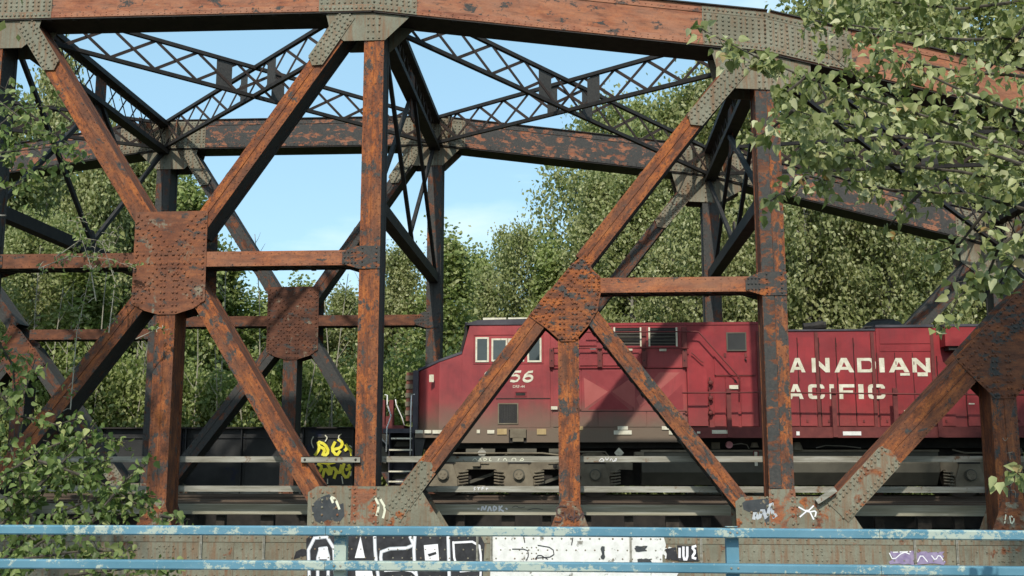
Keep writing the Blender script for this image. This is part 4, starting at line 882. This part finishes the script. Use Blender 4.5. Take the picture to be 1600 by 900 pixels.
# fuel tank
tz0, tz1 = lz(758), lz(703); tx0, tx1 = lx(1003, 730), at(1469, 730, YL).x
m = MB(); prof = [(YL+.18, tz1), (YL+.10, tz1-.06), (YL+.08, lz(722)), (YL+.0, lz(724)), (YL+.04, lz(738)), (YL+.32, tz0), (YR-.32, tz0), (YR-.04, lz(738)), (YR, lz(722)), (YR-.18, tz1)]
n = len(prof); m.v = [(tx0, a, b) for a, b in prof]+[(tx1, a, b) for a, b in prof]; m.f = [tuple(range(n)), tuple(range(n, 2*n))[::-1]]+[(i, (i+1) % n, n+(i+1) % n, n+i) for i in range(n)]
tk = m.build('fuel_tank', M['tank'], LO)
MB().box((tx0-.02, YL+.06, tz1-.05), (tx1+.02, YL+.18, tz1)).build('tank_lip', M['truck'], tk)
lbox('tank_step', 991, 706, 1006, 712, M['truck'], .0, .3, tk)
lbox('filler_box', 1113, 691, 1126, 701, M['truck'], -.15, .1, tk)
p = at(1139, 695, YL+.1); MB().cyl(p, (0, -1, 0), .09, .08, 14).build('filler_cap', M['pink'], tk)
MB().tube([p+Vector((.08, -.04, 0)), p+Vector((.3, -.04, .03)), p+Vector((.45, 0, .0)), p+Vector((.5, 0, -.1))], .014).build('filler_pipe', M['galv'], tk)
p = at(1179, 699, YL+.12); MB().tube([p, p+Vector((0, 0, .05)), p+Vector((0, 0, .12))], .11, 14, .07).build('breather_cap', M['truck'], tk)
lbox('sight_gauge', 1179, 706, 1183.5, 728, M['cream'], .01, .03, tk); lbox('gauge_mount', 1177, 704, 1185.5, 712, rr_, .004, .03, tk)
p = at(1245, 697, YL+.1); MB().tube([p-Vector((0, 0, .1)), p+Vector((0, 0, .02)), p+Vector((0, 0, .1))], .16, 12, .08).build('breather_cap', M['truck'], tk)
MB().tube([at(1275, 700, YL+.1), at(1290, 696, YL+.1), at(1320, 697, YL+.1), at(1345, 700, YL+.1)], .012).build('cable', M['galv'], tk)
# trucks
def loco_truck(cx, dx=1.94):
    T = empty('truck', (cx, YC, zr)); T.matrix_basis = Matrix.Translation((cx, YC, zr)); adopt(T, LO)
    tf = M['truck']; zw = lz(742); yF = YL+.12
    z1, z0 = lz(716), lz(732)          # main beam
    for side in (0, 1):
        y0, y1 = (yF, yF+.2) if side == 0 else (YR-.32, YR-.12)
        xa, xb = cx-dx-.55, cx+dx+1.05
        m = MB()
        # beam outline with arched openings between the pedestals
        top = [(xa-.15, z1-.10), (xa+.2, z1), (xb-.5, z1), (xb-.1, z1-.12), (xb-.1, z0-.04)]
        bot = []
        for k_ in (1, 0, -1):
            px = cx+k_*dx
            bot += [(px+.62, z0-.02), (px+.48, z0-.10), (px+.34, lz(746)), (px+.5, lz(759)), (px-.5, lz(759)), (px-.34, lz(746)), (px-.48, z0-.10), (px-.62, z0-.02)]
        poly = top+bot+[(xa-.15, z0-.08)]
        m.prism(poly, y0, y1)
        for k_ in (-.5, .5): m.box((cx+k_*dx-.1, y0+.03, lz(764)), (cx+k_*dx+.1, y1-.03, lz(759)))
        fr_ = m.build('side_frame', tf, T)
        if side: continue
        for k_ in (-1, 0, 1):
            px = cx+k_*dx; zc_ = zw
            m = MB(); m.prism([(px-.36, zc_-.3), (px-.36, zc_-.1), (px-.24, zc_+.27), (px+.24, zc_+.27), (px+.36, zc_-.1), (px+.36, zc_-.3)], yF-.05, yF-.002)
            jb = m.build('journal_box', tf, fr_)
            MB().box((px-.27, yF-.03, zc_+.275), (px+.27, yF-.003, zc_+.36)).build('pedestal_gap', M['black'], fr_)
            MB().box((px-.30, yF-.1, zc_+.365), (px+.30, yF-.003, zc_+.41)).build('spring_cap', tf, fr_)
            m = MB().cyl((px, yF-.06, zc_), (0, -1, 0), .150, .045, 22); m.build('bearing_ring', M['tank'], fr_)
            m = MB().cyl((px, yF-.10, zc_), (0, -1, 0), .118, .05, 20)
            for q_ in range(3):
                m.rivet(px+.06*math.cos(q_*2.09+.5), zc_+.06*math.sin(q_*2.09+.5), yF-.15, .018, .02)
            m.build('bearing_cap', tf, fr_)
            for s in (-1, 1):
                if (k_, s) == (-1, -1): pass
                m = MB()
                for q_ in range(5):
                    m.tube([(px+s*.40, yF-.0, zc_-.24+q_*.075), (px+s*.50, yF-.10, zc_-.225+q_*.075), (px+s*.63, yF-.0, zc_-.21+q_*.075)], .024, 6)
                m.build('coil_spring', tf, fr_)
        for k_ in (-.5, .5):
            px = cx+k_*dx; MB().box((px-.22, yF-.035, z1-.14), (px+.20, yF-.002, z1-.11)).build('frame_lug', tf, fr_)
            MB().cyl((px-.05, yF-.002, z1-.2), (0, -1, 0), .055, .012, 14).build('frame_hole', M['black'], fr_)
            MB().bar((px-.35, yF+.3, zw-.2), (px+.35, yF+.3, zw+.05), .1, .08).build('brake_beam', M['tank'], T)
        MB().box((cx-dx+.75, yF-.08, z1-.20), (cx-dx+.95, yF-.002, z1-.02)).build('brake_bracket', tf, fr_)
    for k_ in (-1, 0, 1):
        for yy in (YC-.80, YC+.70):
            m = MB().cyl((cx+k_*dx, yy, zr+.52), (0, 1, 0), .52, .11, 40); w = m.build('wheel', M['rail'], T)
            MB().cyl((cx+k_*dx, yy+(.09 if yy > YC else -.03), zr+.52), (0, 1, 0), .555, .05, 40).build('flange', M['rail'], w)
            MB().cyl((cx+k_*dx, yy-.035, zr+.52), (0, 1, 0), .18, .2, 16).build('hub', M['truck'], w)
        MB().cyl((cx+k_*dx, YC-.8, zr+.52), (0, 1, 0), .09, 1.6, 12).build('axle', M['black'], T)
        MB().box((cx+k_*dx+.2, YC-.6, zr+.25), (cx+k_*dx+1.0, YC+.6, zr+.85)).build('traction_motor', M['black'], T)
    for k_ in (-.5, 0, .5):
        m = MB().cyl((cx+k_*dx*1.1-.3, yF+.06, lz(706)), (1, 0, 0), .09, .75, 12); m.build('brake_cylinder', M['tank'], T)
    MB().tube([(cx-dx-.4, yF-.05, lz(703)), (cx-dx-.1, yF-.05, lz(708)), (cx+.6, yF-.05, lz(708)), (cx+1.0, yF-.05, lz(711)), (cx+1.4, yF-.05, lz(706)), (cx+2.2, yF-.05, lz(706)), (cx+2.3, yF-.05, lz(715))], .022, 7).build('air_pipe', M['truck'], T)
    MB().prism([(cx-.5, z1), (cx-.35, z1+.10), (cx+.35, z1+.10), (cx+.5, z1)], yF+.02, yF+.3).build('bolster_cap', M['truck'], T)
    m = MB().prism([(cx+dx-.45, z1), (cx+dx-.30, z1+.12), (cx+dx-.05, z1+.16), (cx+dx+.1, z1+.16), (cx+dx+.25, z1+.10), (cx+dx+.5, z1)], yF+.02, yF+.3); m.build('bolster_cap', M['truck'], T)
    m = MB()
    for i in range(9): m.tube([(cx-.25+i*.055, yF+.1, z1+.02), (cx-.22+i*.055, yF+.1, z1+.25)], .018, 5)
    m.build('hose_bundle', M['tank'], T)
    for px_ in (cx-.95, cx+2.55):
        p = Vector((px_, yF-.06, z1+.17)); m = MB().prism([(p.x-.12, p.z-.03), (p.x, p.z+.1), (p.x+.12, p.z-.03), (p.x+.07, p.z-.1), (p.x-.07, p.z-.1)], yF-.06, yF+.02); m.build('pipe_cover', M['cream'] if px_ > cx else M['galv'], T)
loco_truck(at(811, 742, YL+.12).x)
loco_truck(at(1640, 742, YL+.12).x)

# ================================================================== track
TR = empty('railway_track', (0, 29.8, -1.15), 'pair of rusty steel rails on dark timber ties under the locomotive', 'railway track')
for y in (YC-.72, YC+.72):
    m = MB().box((-30, y-.035, -.85), (22, y+.035, -.802)); m.box((-30, y-.01, -.93), (22, y+.01, -.85)); m.box((-30, y-.075, -.952), (22, y+.075, -.93)); m.build('rail', M['rail'], TR)
tm = MB().box((-.11, -1.6, -.2), (.11, 1.7, 0)).mesh('tie'); tm.materials.append(M['tie'])
for i in range(100):
    o = bpy.data.objects.new('tie', tm); COL.objects.link(o); o.location = (-29+i*.5, 29.8, -.955); o.rotation_euler.z = random.uniform(-.01, .01); adopt(o, TR)
MB().box((-30, 26.9, -.955), (22, 27.1, -.86)).build('guard_rail', M['rail'], TR)

# ================================================================== trees
def leaves_np(C, size, rs, heart=False, droop=.35, out=None):
    "leaf quads (or 6-point leaves) round the points C; returns verts, faces as arrays"
    n = len(C); a = rs.normal(size=(n, 3)); a[:, 2] -= droop*3.2; a /= np.linalg.norm(a, axis=1)[:, None]
    nn = rs.normal(size=(n, 3))*.62+np.array([0, -.75, .55]); b = np.cross(nn, a); b /= np.linalg.norm(b, axis=1)[:, None]+1e-9
    nr = np.cross(a, b); s = size*rs.uniform(.6, 1.35, (n, 1))
    if heart:   # pointed poplar leaf folded along its rib
        prof = [(0, 0, 0), (.04, .30, .08), (.34, .43, .12), (.74, .24, .03), (1.16, 0, -.12), (.74, -.24, .03), (.34, -.43, .12), (.04, -.30, .08)]
        V = np.stack([C+a*s*p+b*s*q+nr*s*r for p, q, r in prof], 1); k = 8
        F = np.array([[0, 1, 2, 3], [0, 3, 4, 4], [0, 4, 5, 5], [0, 5, 6, 7]]); tri = [(0, 1, 2), (0, 2, 3), (0, 3, 4), (0, 4, 5), (0, 5, 6), (0, 6, 7)]
    else:
        V = np.stack([C-a*s*.5, C+b*s*.34+nr*s*.08, C+a*s*.55, C-b*s*.34+nr*s*.08], 1); k = 4; tri = [(0, 1, 2), (0, 2, 3)]
    T = (np.arange(n)[:, None, None]*k+np.array(tri)[None]).reshape(-1, 3)
    return V.reshape(-1, 3), T
def np_mesh(name, V, T, mat):
    me = bpy.data.meshes.new(name); me.vertices.add(len(V)); me.vertices.foreach_set('co', V.astype(np.float32).ravel())
    me.loops.add(len(T)*3); me.loops.foreach_set('vertex_index', T.astype(np.int32).ravel())
    me.polygons.add(len(T)); me.polygons.foreach_set('loop_start', np.arange(0, len(T)*3, 3, dtype=np.int32)); me.polygons.foreach_set('loop_total', np.full(len(T), 3, dtype=np.int32))
    me.update(calc_edges=True); me.materials.append(mat); return me

def make_tree(seed, H, Rr, z0, nclump, per, size, shape, mat, bark, csz=.5):
    rs = np.random.default_rng(seed); rd = random.Random(seed)
    m = MB(); tr = []
    x = y = 0
    for i in range(9):
        t = i/8; tr.append((x, y, t*H*.94)); x += rd.uniform(-.18, .18)*H/14; y += rd.uniform(-.18, .18)*H/14
    m.tube(tr, .012*H, 8, .02)
    def tp(z):
        f = max(0, min(7.999, z/(H*.94)*8)); i = int(f); a = Vector(tr[i]); b = Vector(tr[i+1]); return a.lerp(b, f-i)
    C = []; limb = MB()
    for k in range(nclump):
        t = (k+rd.random())/nclump; z = z0+(H-z0)*t**.9
        rad = Rr*shape(t)*rd.uniform(.75, 1.12); an = k*2.4+rd.uniform(-.5, .5)
        st = tp(max(.3, z-rad*.55)); en = Vector((math.cos(an)*rad, math.sin(an)*rad, 0))+tp(min(z, H*.94)); en.z = z+rd.uniform(-.2, .5)
        if rad > .5: limb.tube([st, st.lerp(en, .5)+Vector((0, 0, .12*rad)), en], .008+.012*rad, 4, .006)
        for j in range(4):
            f = .35+.65*(j+rd.random())/4; p = st.lerp(en, f)+Vector((0, 0, .1))
            C.append((np.array(p), csz*rd.uniform(.6, 1.25)*(.6+.5*f)))
    P = []
    for c, s in C:
        q = rs.normal(size=(per, 3))*s*np.array([.62, .62, .75]); P.append(c+q)
    V, T = leaves_np(np.concatenate(P), size, rs)
    crown = np_mesh('crown', V, T, mat)
    trunk = m.mesh('trunk'); trunk.materials.append(bark); lm = limb.mesh('branches'); lm.materials.append(bark)
    return trunk, lm, crown
sh_tall = lambda t: (.35+1.1*t if t < .45 else .85)*(1-max(0, t-.45)/.55*.82)*1.1
sh_broad = lambda t: math.sqrt(max(.03, 1-((t-.42)/.60)**2))
sh_bush = lambda t: math.sqrt(max(.03, 1-(t*.95)**2))
PR = [make_tree(1, 16, 2.7, 1.2, 85, 100, .175, sh_tall, M['leaf_far'], M['bark'], .50),
      make_tree(2, 16, 3.6, 1.0, 95, 100, .18, sh_broad, M['leaf_far'], M['bark'], .58),
      make_tree(3, 12, 1.7, .6, 60, 95, .16, sh_tall, M['leaf_far2'], M['bark'], .40),
      make_tree(4, 6, 2.6, .2, 55, 110, .15, sh_bush, M['leaf_far2'], M['darkbark'], .45)]
PH = [16, 16, 12, 6]
def place_tree(k, px, py, Y, label, group, width=1., rz=None, cat='tree', name='poplar_tree'):
    p = at(px, py, Y); H = p.z+3.6; s = H/PH[k]*(.965 if Y < 60 else .99)
    e = empty(name, (p.x, Y, -3.6), label, cat, group)
    for n_, me in zip(('trunk', 'branches', 'crown'), PR[k]):
        o = bpy.data.objects.new(n_, me); COL.objects.link(o)
        if n_ == 'crown': o['kind'] = 'stuff'
        o.parent = e
    e.rotation_euler.z = random.uniform(-.8, .8) if rz is None else rz
    e.scale = (s**.5*width*1.05, s**.5*width*1.05, s); return e
TL = 'poplars behind the bridge'
spots = [ # proto, px, py(top), Y, width, where
 (0, 12, 150, 46, 1.0, 'tall poplar behind the left end of the bridge, at the photo\'s left edge'),
 (0, 92, 72, 50, .75, 'tallest poplar on the left, rising behind the curved chord'),
 (0, 160, 180, 47, .8, 'poplar rising behind the left cross bracing, lower than its left neighbour'),
 (0, 222, 238, 50, .9, 'slim poplar stepping down toward the sky gap on the left'),
 (2, 300, 285, 45, 1.1, 'thin loose poplar standing at the left edge of the blue sky gap'),
 (2, 358, 392, 48, 1.3, 'short pale poplar just right of the big rusty gusset plate'),
 (2, 420, 470, 50, 1.5, 'low poplar behind the small far gusset plate'),
 (2, 478, 448, 52, 1.3, 'low poplar right of the small far gusset plate'),
 (0, 540, 452, 54, .9, 'low round poplar just left of the tall near post'),
 (0, 622, 385, 52, .9, 'poplar showing between the tall near post and the darker far post'),
 (2, 700, 372, 50, 1.3, 'narrow pointed poplar just right of the dark far post'),
 (1, 800, 352, 56, .8, 'rounded poplar in the middle, above the locomotive cab'),
 (2, 862, 385, 54, 1.2, 'short poplar left of the upper diagonal above the gusset'),
 (2, 750, 400, 58, 1.2, 'small poplar tucked between the pointed and the rounded crowns'),
 (0, 935, 272, 52, 1.0, 'poplar with the first high crown right of the sky gap'),
 (1, 1020, 150, 56, 1.0, 'high poplar seen through the upper right bracing'),
 (0, 1090, 128, 54, 1.1, 'high pointed poplar behind the right-hand joint'),
 (0, 985, 262, 49, 1.0, 'mid-height poplar behind the upper right diagonal'),
 (1, 1180, 40, 52, 1.2, 'very tall poplar behind the right-hand post'),
 (1, 1290, -60, 50, 1.2, 'very tall poplar behind the letters side of the locomotive hood'),
 (0, 1390, -80, 54, 1.3, 'very tall dark poplar behind the sloping chord on the right'),
 (1, 1480, -40, 50, 1.2, 'very tall poplar second from the photo\'s right edge'),
 (0, 1580, 40, 48, 1.3, 'tall poplar at the photo\'s right edge behind the bridge'),
 (1, 1075, 300, 45, .8, 'lower poplar above the louvred locomotive body'),
 (1, 1240, 190, 44, .9, 'broad poplar right behind the locomotive hood roof'),
 (1, 1370, 230, 43, .9, 'broad poplar behind the hood exhaust stack'),
 (1, 60, 330, 42, .8, 'leafy poplar low behind the left sway bracing'),
 (2, 150, 380, 41, 1.3, 'young poplar below the left strut'),
 (1, 1500, 260, 45, .9, 'broad poplar behind the radiator end of the locomotive'),
]
for k, px, py, Y, w_, lab in spots: place_tree(k, px, py, Y, lab, TL, w_)
# second row that closes the wood behind
for i in range(26):
    px = -60+i*67; py = 480+random.uniform(-20, 20) if 330 < px < 900 else 300+random.uniform(-50, 50) if px < 330 else 230+random.uniform(-60, 60)
    if 330 < px < 900: py = max(py, 465)
    place_tree(random.choice((0, 1)), px, py, 66+random.uniform(-4, 4), 'poplar in the back row of the wood, mostly hidden by nearer crowns', 'back row of poplars', 1.15)
for i in range(24):
    px = -40+i*71+random.uniform(-15, 15)
    place_tree(3, px, 575+random.uniform(-25, 25), 40.5+random.uniform(-.8, 2.5), 'dense leafy bush in the thicket behind the bridge deck', 'bushes behind the bridge', .95, None, 'bush', 'bush')

# ================================================================== foreground foliage
HEART = None
def heart_mesh():
    V, T = leaves_np(np.zeros((1, 3)), 1., np.random.default_rng(0), True)
    prof = np.array([(0, 0, 0), (.30, .04, .08), (.43, .34, .12), (.24, .74, .03), (0, 1.16, -.12), (-.24, .74, .03), (-.43, .34, .12), (-.30, .04, .08)], float)
    me = np_mesh('leaf', prof*np.array([1, 1, 1]), T, M['leaf_near']); return me
def foliage_branch(root, lines, mat, leaf, dens, n_obj, bark, seed, leafmesh=None, thick=1.):
    "lines: (list of photo px points, Y near, spread px, density factor)"
    rs = np.random.default_rng(seed); rd = random.Random(seed); pts = []; br = MB(); tw = MB()
    for px, Yd, spread, df in lines:
        P = [at(x, y, Yd+rd.uniform(-.15, .15)+.5*i/len(px)) for i, (x, y) in enumerate(px)]
        MB().tube(P, .016*Yd/9*thick, 6, .004*Yd/9*thick).build('branch', bark, root)
        L_ = 0
        for a, b in zip(P, P[1:]): L_ += (b-a).length
        sp = spread/FPX*Yd
        nt = int(L_/.11)+1
        for j in range(nt):
            f = (j+rd.random())/nt*(len(P)-1); i = min(int(f), len(P)-2); c = P[i].lerp(P[i+1], f-i)
            d = Vector((rd.gauss(0, .8), rd.gauss(0, .8), rd.gauss(-.15, .7))).normalized()*sp*rd.uniform(.5, 1.5)
            e = c+d; tw.tube([c, c.lerp(e, .5)+Vector((0, 0, .02)), e], .0028*Yd/9, 3)
            nl = max(2, int(dens*df))
            for q in range(nl):
                g_ = rd.uniform(.25, 1.05); p = c.lerp(e, g_)+Vector((rd.gauss(0, 1), rd.gauss(0, 1), rd.gauss(0, 1)))*leaf*.65; pts.append(tuple(p))
    pts = np.array(pts); rs.shuffle(pts)
    tw.build('twigs', bark, root)['kind'] = 'stuff'
    base = world_of(root).translation
    # nearest leaves as single parts, the rest as one mass
    order = np.argsort(pts[:, 1]+rs.uniform(0, 1.5, len(pts))); near = pts[order[:n_obj]]; rest = pts[order[n_obj:]]
    for p in near:
        o = bpy.data.objects.new('leaf', leafmesh); COL.objects.link(o)
        a = Vector((rd.gauss(0, 1), rd.gauss(0, 1), rd.gauss(-1.3, .9))).normalized(); n_ = Vector((rd.gauss(0, .62), rd.gauss(-.75, .62), rd.gauss(.55, .62)))
        b = n_.cross(a).normalized(); nr = a.cross(b); s = leaf*rd.uniform(.65, 1.3)
        mm = Matrix((b*s, a*s, -nr*s)).transposed().to_4x4(); mm.translation = Vector(p)-base; o.parent = root; o.matrix_basis = mm
    V, T = leaves_np(rest, leaf, rs, True)
    me = np_mesh('foliage', V-np.array(base), T, mat); o = bpy.data.objects.new('foliage', me); COL.objects.link(o); o.parent = root; o['kind'] = 'stuff'

def leafmat_obj():
    "same leaf colours for single-leaf objects (colour by object)"
    m = M['leaf_near'].copy(); t = m.node_tree
    g = [n for n in t.nodes if n.bl_idname == 'ShaderNodeNewGeometry'][0]; oi = t.nodes.new('ShaderNodeObjectInfo')
    for l in list(g.outputs['Random Per Island'].links): t.links.new(oi.outputs['Random'], l.to_socket)
    return m
LM = leafmat_obj()
hm = heart_mesh(); hm.materials.clear(); hm.materials.append(LM)

CW = empty('cottonwood_tree', (8.2, 13.0, -3.6), 'leafy cottonwood overhanging from the right, its big heart-shaped leaves covering the top right corner', 'tree')
def giant_crown(root, cx, cy, z0, z1, rad, seed, size=.16, per=120, ncl=150):
    rs = np.random.default_rng(seed); P = []
    for k in range(ncl):
        d = rs.normal(size=3); d /= np.linalg.norm(d); r = rs.uniform(.25, 1)**.5
        c = np.array([cx, cy, (z0+z1)/2])+d*r*np.array([rad, rad*.8, (z1-z0)/2]); P.append(c+rs.normal(size=(per, 3))*.42)
    V, T = leaves_np(np.concatenate(P), size, rs); me = np_mesh('crown', V-np.array(world_of(root).translation), T, M['leaf_near'])
    o = bpy.data.objects.new('crown', me); COL.objects.link(o); o.parent = root; o['kind'] = 'stuff'
MB().tube([(8.2, 13, -3.7), (8.3, 13, 2), (8.2, 12.9, 8), (8.6, 13.1, 14)], .32, 12, .12).build('trunk', M['bark'], CW)
lb = MB()
for e in ((4.2, 9.6, 3.0), (4.3, 9.4, 1.9), (4.4, 9.9, 4.2), (4.2, 9.8, 2.4)):
    MB().tube([(8.25, 12.95, e[2]-.6), (6.5, 11.4, e[2]+.3), e], .09, 7, .022).build('limb', M['bark'], CW)

giant_crown(CW, 9.6, 13.2, 7.6, 14.6, 3.3, 11)
RL = [([(1612, 245), (1480, 192), (1380, 162), (1262, 122), (1180, 88), (1096, 46)], 9.2, 22, 1.0),
 ([(1612, 60), (1500, 62), (1400, 50), (1310, 36), (1262, 12)], 10.4, 36, 1.2), ([(1612, 0), (1500, 14), (1400, 4), (1320, -14)], 10.8, 40, 1.3),
 ([(1612, 120), (1500, 112), (1420, 96), (1365, 82)], 9.6, 30, 1.0), ([(1612, 180), (1520, 150), (1440, 112), (1380, 70)], 9.4, 30, 1.0),
 ([(1612, 262), (1500, 224), (1400, 214), (1300, 190), (1240, 172)], 9.0, 28, 1.1), ([(1240, 172), (1200, 206), (1180, 214)], 9.0, 9, .6), ([(1612, 292), (1500, 268), (1380, 256), (1290, 240), (1250, 232)], 9.3, 28, 1.1),
 ([(1612, 330), (1520, 304), (1440, 300), (1340, 292), (1262, 276)], 9.6, 20, .9), ([(1262, 276), (1230, 296), (1186, 326)], 9.4, 8, .5), ([(1612, 350), (1562, 384), (1542, 432), (1500, 462), (1470, 516)], 8.8, 20, .8),
 ([(1612, 380), (1575, 420), (1560, 446)], 8.8, 18, .9), ([(1612, 200), (1540, 200), (1450, 180), (1350, 130), (1290, 80)], 9.8, 30, .9), ([(1440, 300), (1410, 330), (1390, 352)], 9.4, 16, .6),
 ([(1540, 330), (1500, 380), (1450, 400)], 9.8, 18, .5), ([(1612, 742), (1586, 748)], 8.8, 12, .9), ([(1260, 120), (1232, 142), (1204, 150)], 9.1, 12, .7), ([(1612, 30), (1560, 90), (1500, 160), (1460, 240)], 10.4, 34, .9)]
foliage_branch(CW, RL, M['leaf_near'], .078, 13, 300, M['darkbark'], 21, hm)

SM = hm.copy(); SM.materials.clear(); m_ = LM.copy(); m_.name = 'single_shrub_leaf'
for n_ in m_.node_tree.nodes:
    if n_.bl_idname == 'ShaderNodeValToRGB':
        for e_, c_ in zip(n_.color_ramp.elements, ((.05, .09, .026), (.12, .185, .052), (.23, .30, .10), (.36, .40, .15), (.40, .42, .16))): e_.color = (*c_, 1)
SM.materials.append(m_)
AL = empty('alder_tree', (-13.5, 15.5, -3.6), 'leafy alder branches reaching in from the left edge in front of the rusty diagonal', 'tree')
MB().tube([(-12.4, 15.5, -3.7), (-12.5, 15.4, 2), (-12.2, 15.6, 7), (-12.4, 15.5, 10)], .2, 10, .06).build('trunk', M['bark'], AL)
lb = MB()
for e in ((-7.9, 14.4, 3.4), (-8.0, 14.6, 4.3), (-7.9, 14.4, 2.0)): MB().tube([(-12.45, 15.5, e[2]-.8), (-10.2, 15.0, e[2]+.2), e], .06, 7, .012).build('limb', M['bark'], AL)
giant_crown(AL, -13.2, 16.2, 5.2, 10.5, 3.1, 12, ncl=110)
LL = [([(-12, 150), (40, 190), (88, 212), (128, 240)], 14.2, 26, 1.0), ([(-12, 300), (30, 288), (70, 262), (108, 258)], 14.4, 22, .9), ([(-12, 180), (15, 220), (20, 270)], 14.6, 28, 1.0),
      ([(-12, 128), (24, 148), (50, 170)], 14.6, 20, .8), ([(-12, 240), (60, 232), (110, 226)], 14.4, 18, .7), ([(-12, 205), (30, 170), (85, 165), (92, 150)], 14.2, 6, .3)]
foliage_branch(AL, LL, M['leaf_shrub'], .085, 8, 150, M['darkbark'], 22, SM, .5)
SH = empty('alder_shrub', (-8, 19, -3.6), 'leafy green shrub behind the blue railing, covering the lower left of the bridge', 'shrub')
SL = [([(-12, 890), (80, 806), (170, 770), (226, 778)], 19, 26, 1.1), ([(-12, 830), (90, 750), (176, 716)], 19.4, 24, 1.0), ([(-12, 756), (60, 706), (124, 680), (196, 692)], 19.6, 18, .8),
      ([(-12, 660), (36, 620), (56, 560)], 20, 24, .8), ([(-12, 520), (20, 570), (26, 640)], 20.4, 22, .8), ([(-12, 880), (120, 862), (214, 860)], 18.4, 18, .9), ([(250, 806), (288, 814)], 18.6, 8, .5),
      ([(60, 720), (150, 750), (236, 800)], 19.0, 20, 1.0), ([(20, 900), (60, 850), (140, 806), (210, 802)], 18.6, 24, 1.2), ([(100, 900), (200, 888), (290, 884)], 18.4, 9, .6), ([(-12, 800), (40, 760), (80, 700)], 19.2, 26, 1.0),
      ([(0, 900), (40, 820), (30, 740), (10, 680)], 19.8, 26, 1.1), ([(140, 820), (196, 750), (232, 724)], 18.8, 10, .6), ([(-12, 600), (30, 650), (90, 664), (130, 650)], 20, 14, .5), ([(60, 760), (120, 700), (150, 660)], 19.1, 10, .5)]
foliage_branch(SH, SL, M['leaf_shrub'], .115, 9, 300, M['darkbark'], 23, SM)
VN = empty('climbing_vine', (-11, 23.3, -3.6), 'thin leafy vine stems climbing over the left strut beside the big gusset plate', 'vine')
VL = [([(110, 640), (120, 520), (140, 430), (150, 380)], 23.2, 12, .35), ([(60, 420), (110, 400), (170, 404), (212, 420)], 23.2, 14, .8), ([(150, 470), (140, 410), (120, 350), (142, 330)], 23.2, 12, .7),
      ([(170, 520), (180, 440), (160, 380), (190, 350)], 23.2, 12, .5), ([(212, 530), (250, 512), (262, 516)], 23.3, 7, .5), ([(90, 400), (130, 372), (180, 380)], 23.3, 12, .8)]
foliage_branch(VN, VL, M['leaf_shrub'], .085, 4.0, 60, M['palebark'], 24, SM, .32)

# pale saplings standing in the thicket on the left
for i in range(22):
    px = 8+i*26+random.uniform(-10, 10); Yd = random.uniform(38.8, 40); p = at(px, random.uniform(360, 560), Yd)
    s_ = empty('sapling', (p.x, Yd, -3.6), 'thin pale bare-stemmed sapling in front of the thicket behind the bridge', 'sapling', 'pale saplings in the thicket')
    x = p.x; P = [(x, Yd, -3.6)]; lean = random.uniform(-.12, .12)
    for k in range(5): x += lean*(p.z+3.6)/5+random.uniform(-.12, .12); P.append((x, Yd+random.uniform(-.1, .1), -3.6+(p.z+3.6)*(k+1)/5))
    MB().tube(P, .045, 6, .012).build('stem', M['palebark'], s_)
    m = MB()
    for k in range(9):
        f = random.uniform(.35, .98)*5; j = min(int(f), 4); q_ = Vector(P[j]).lerp(Vector(P[j+1]), f-j); l_ = random.uniform(.4, 1.3)
        e_ = q_+Vector((random.choice((-1, 1))*l_*.5, random.uniform(-.2, .1), l_*.8)); m.tube([q_, q_.lerp(e_, .5)+Vector((0, 0, -.05)), e_], .014, 4, .005)
    m.build('twigs', M['palebark'], s_)['kind'] = 'stuff'
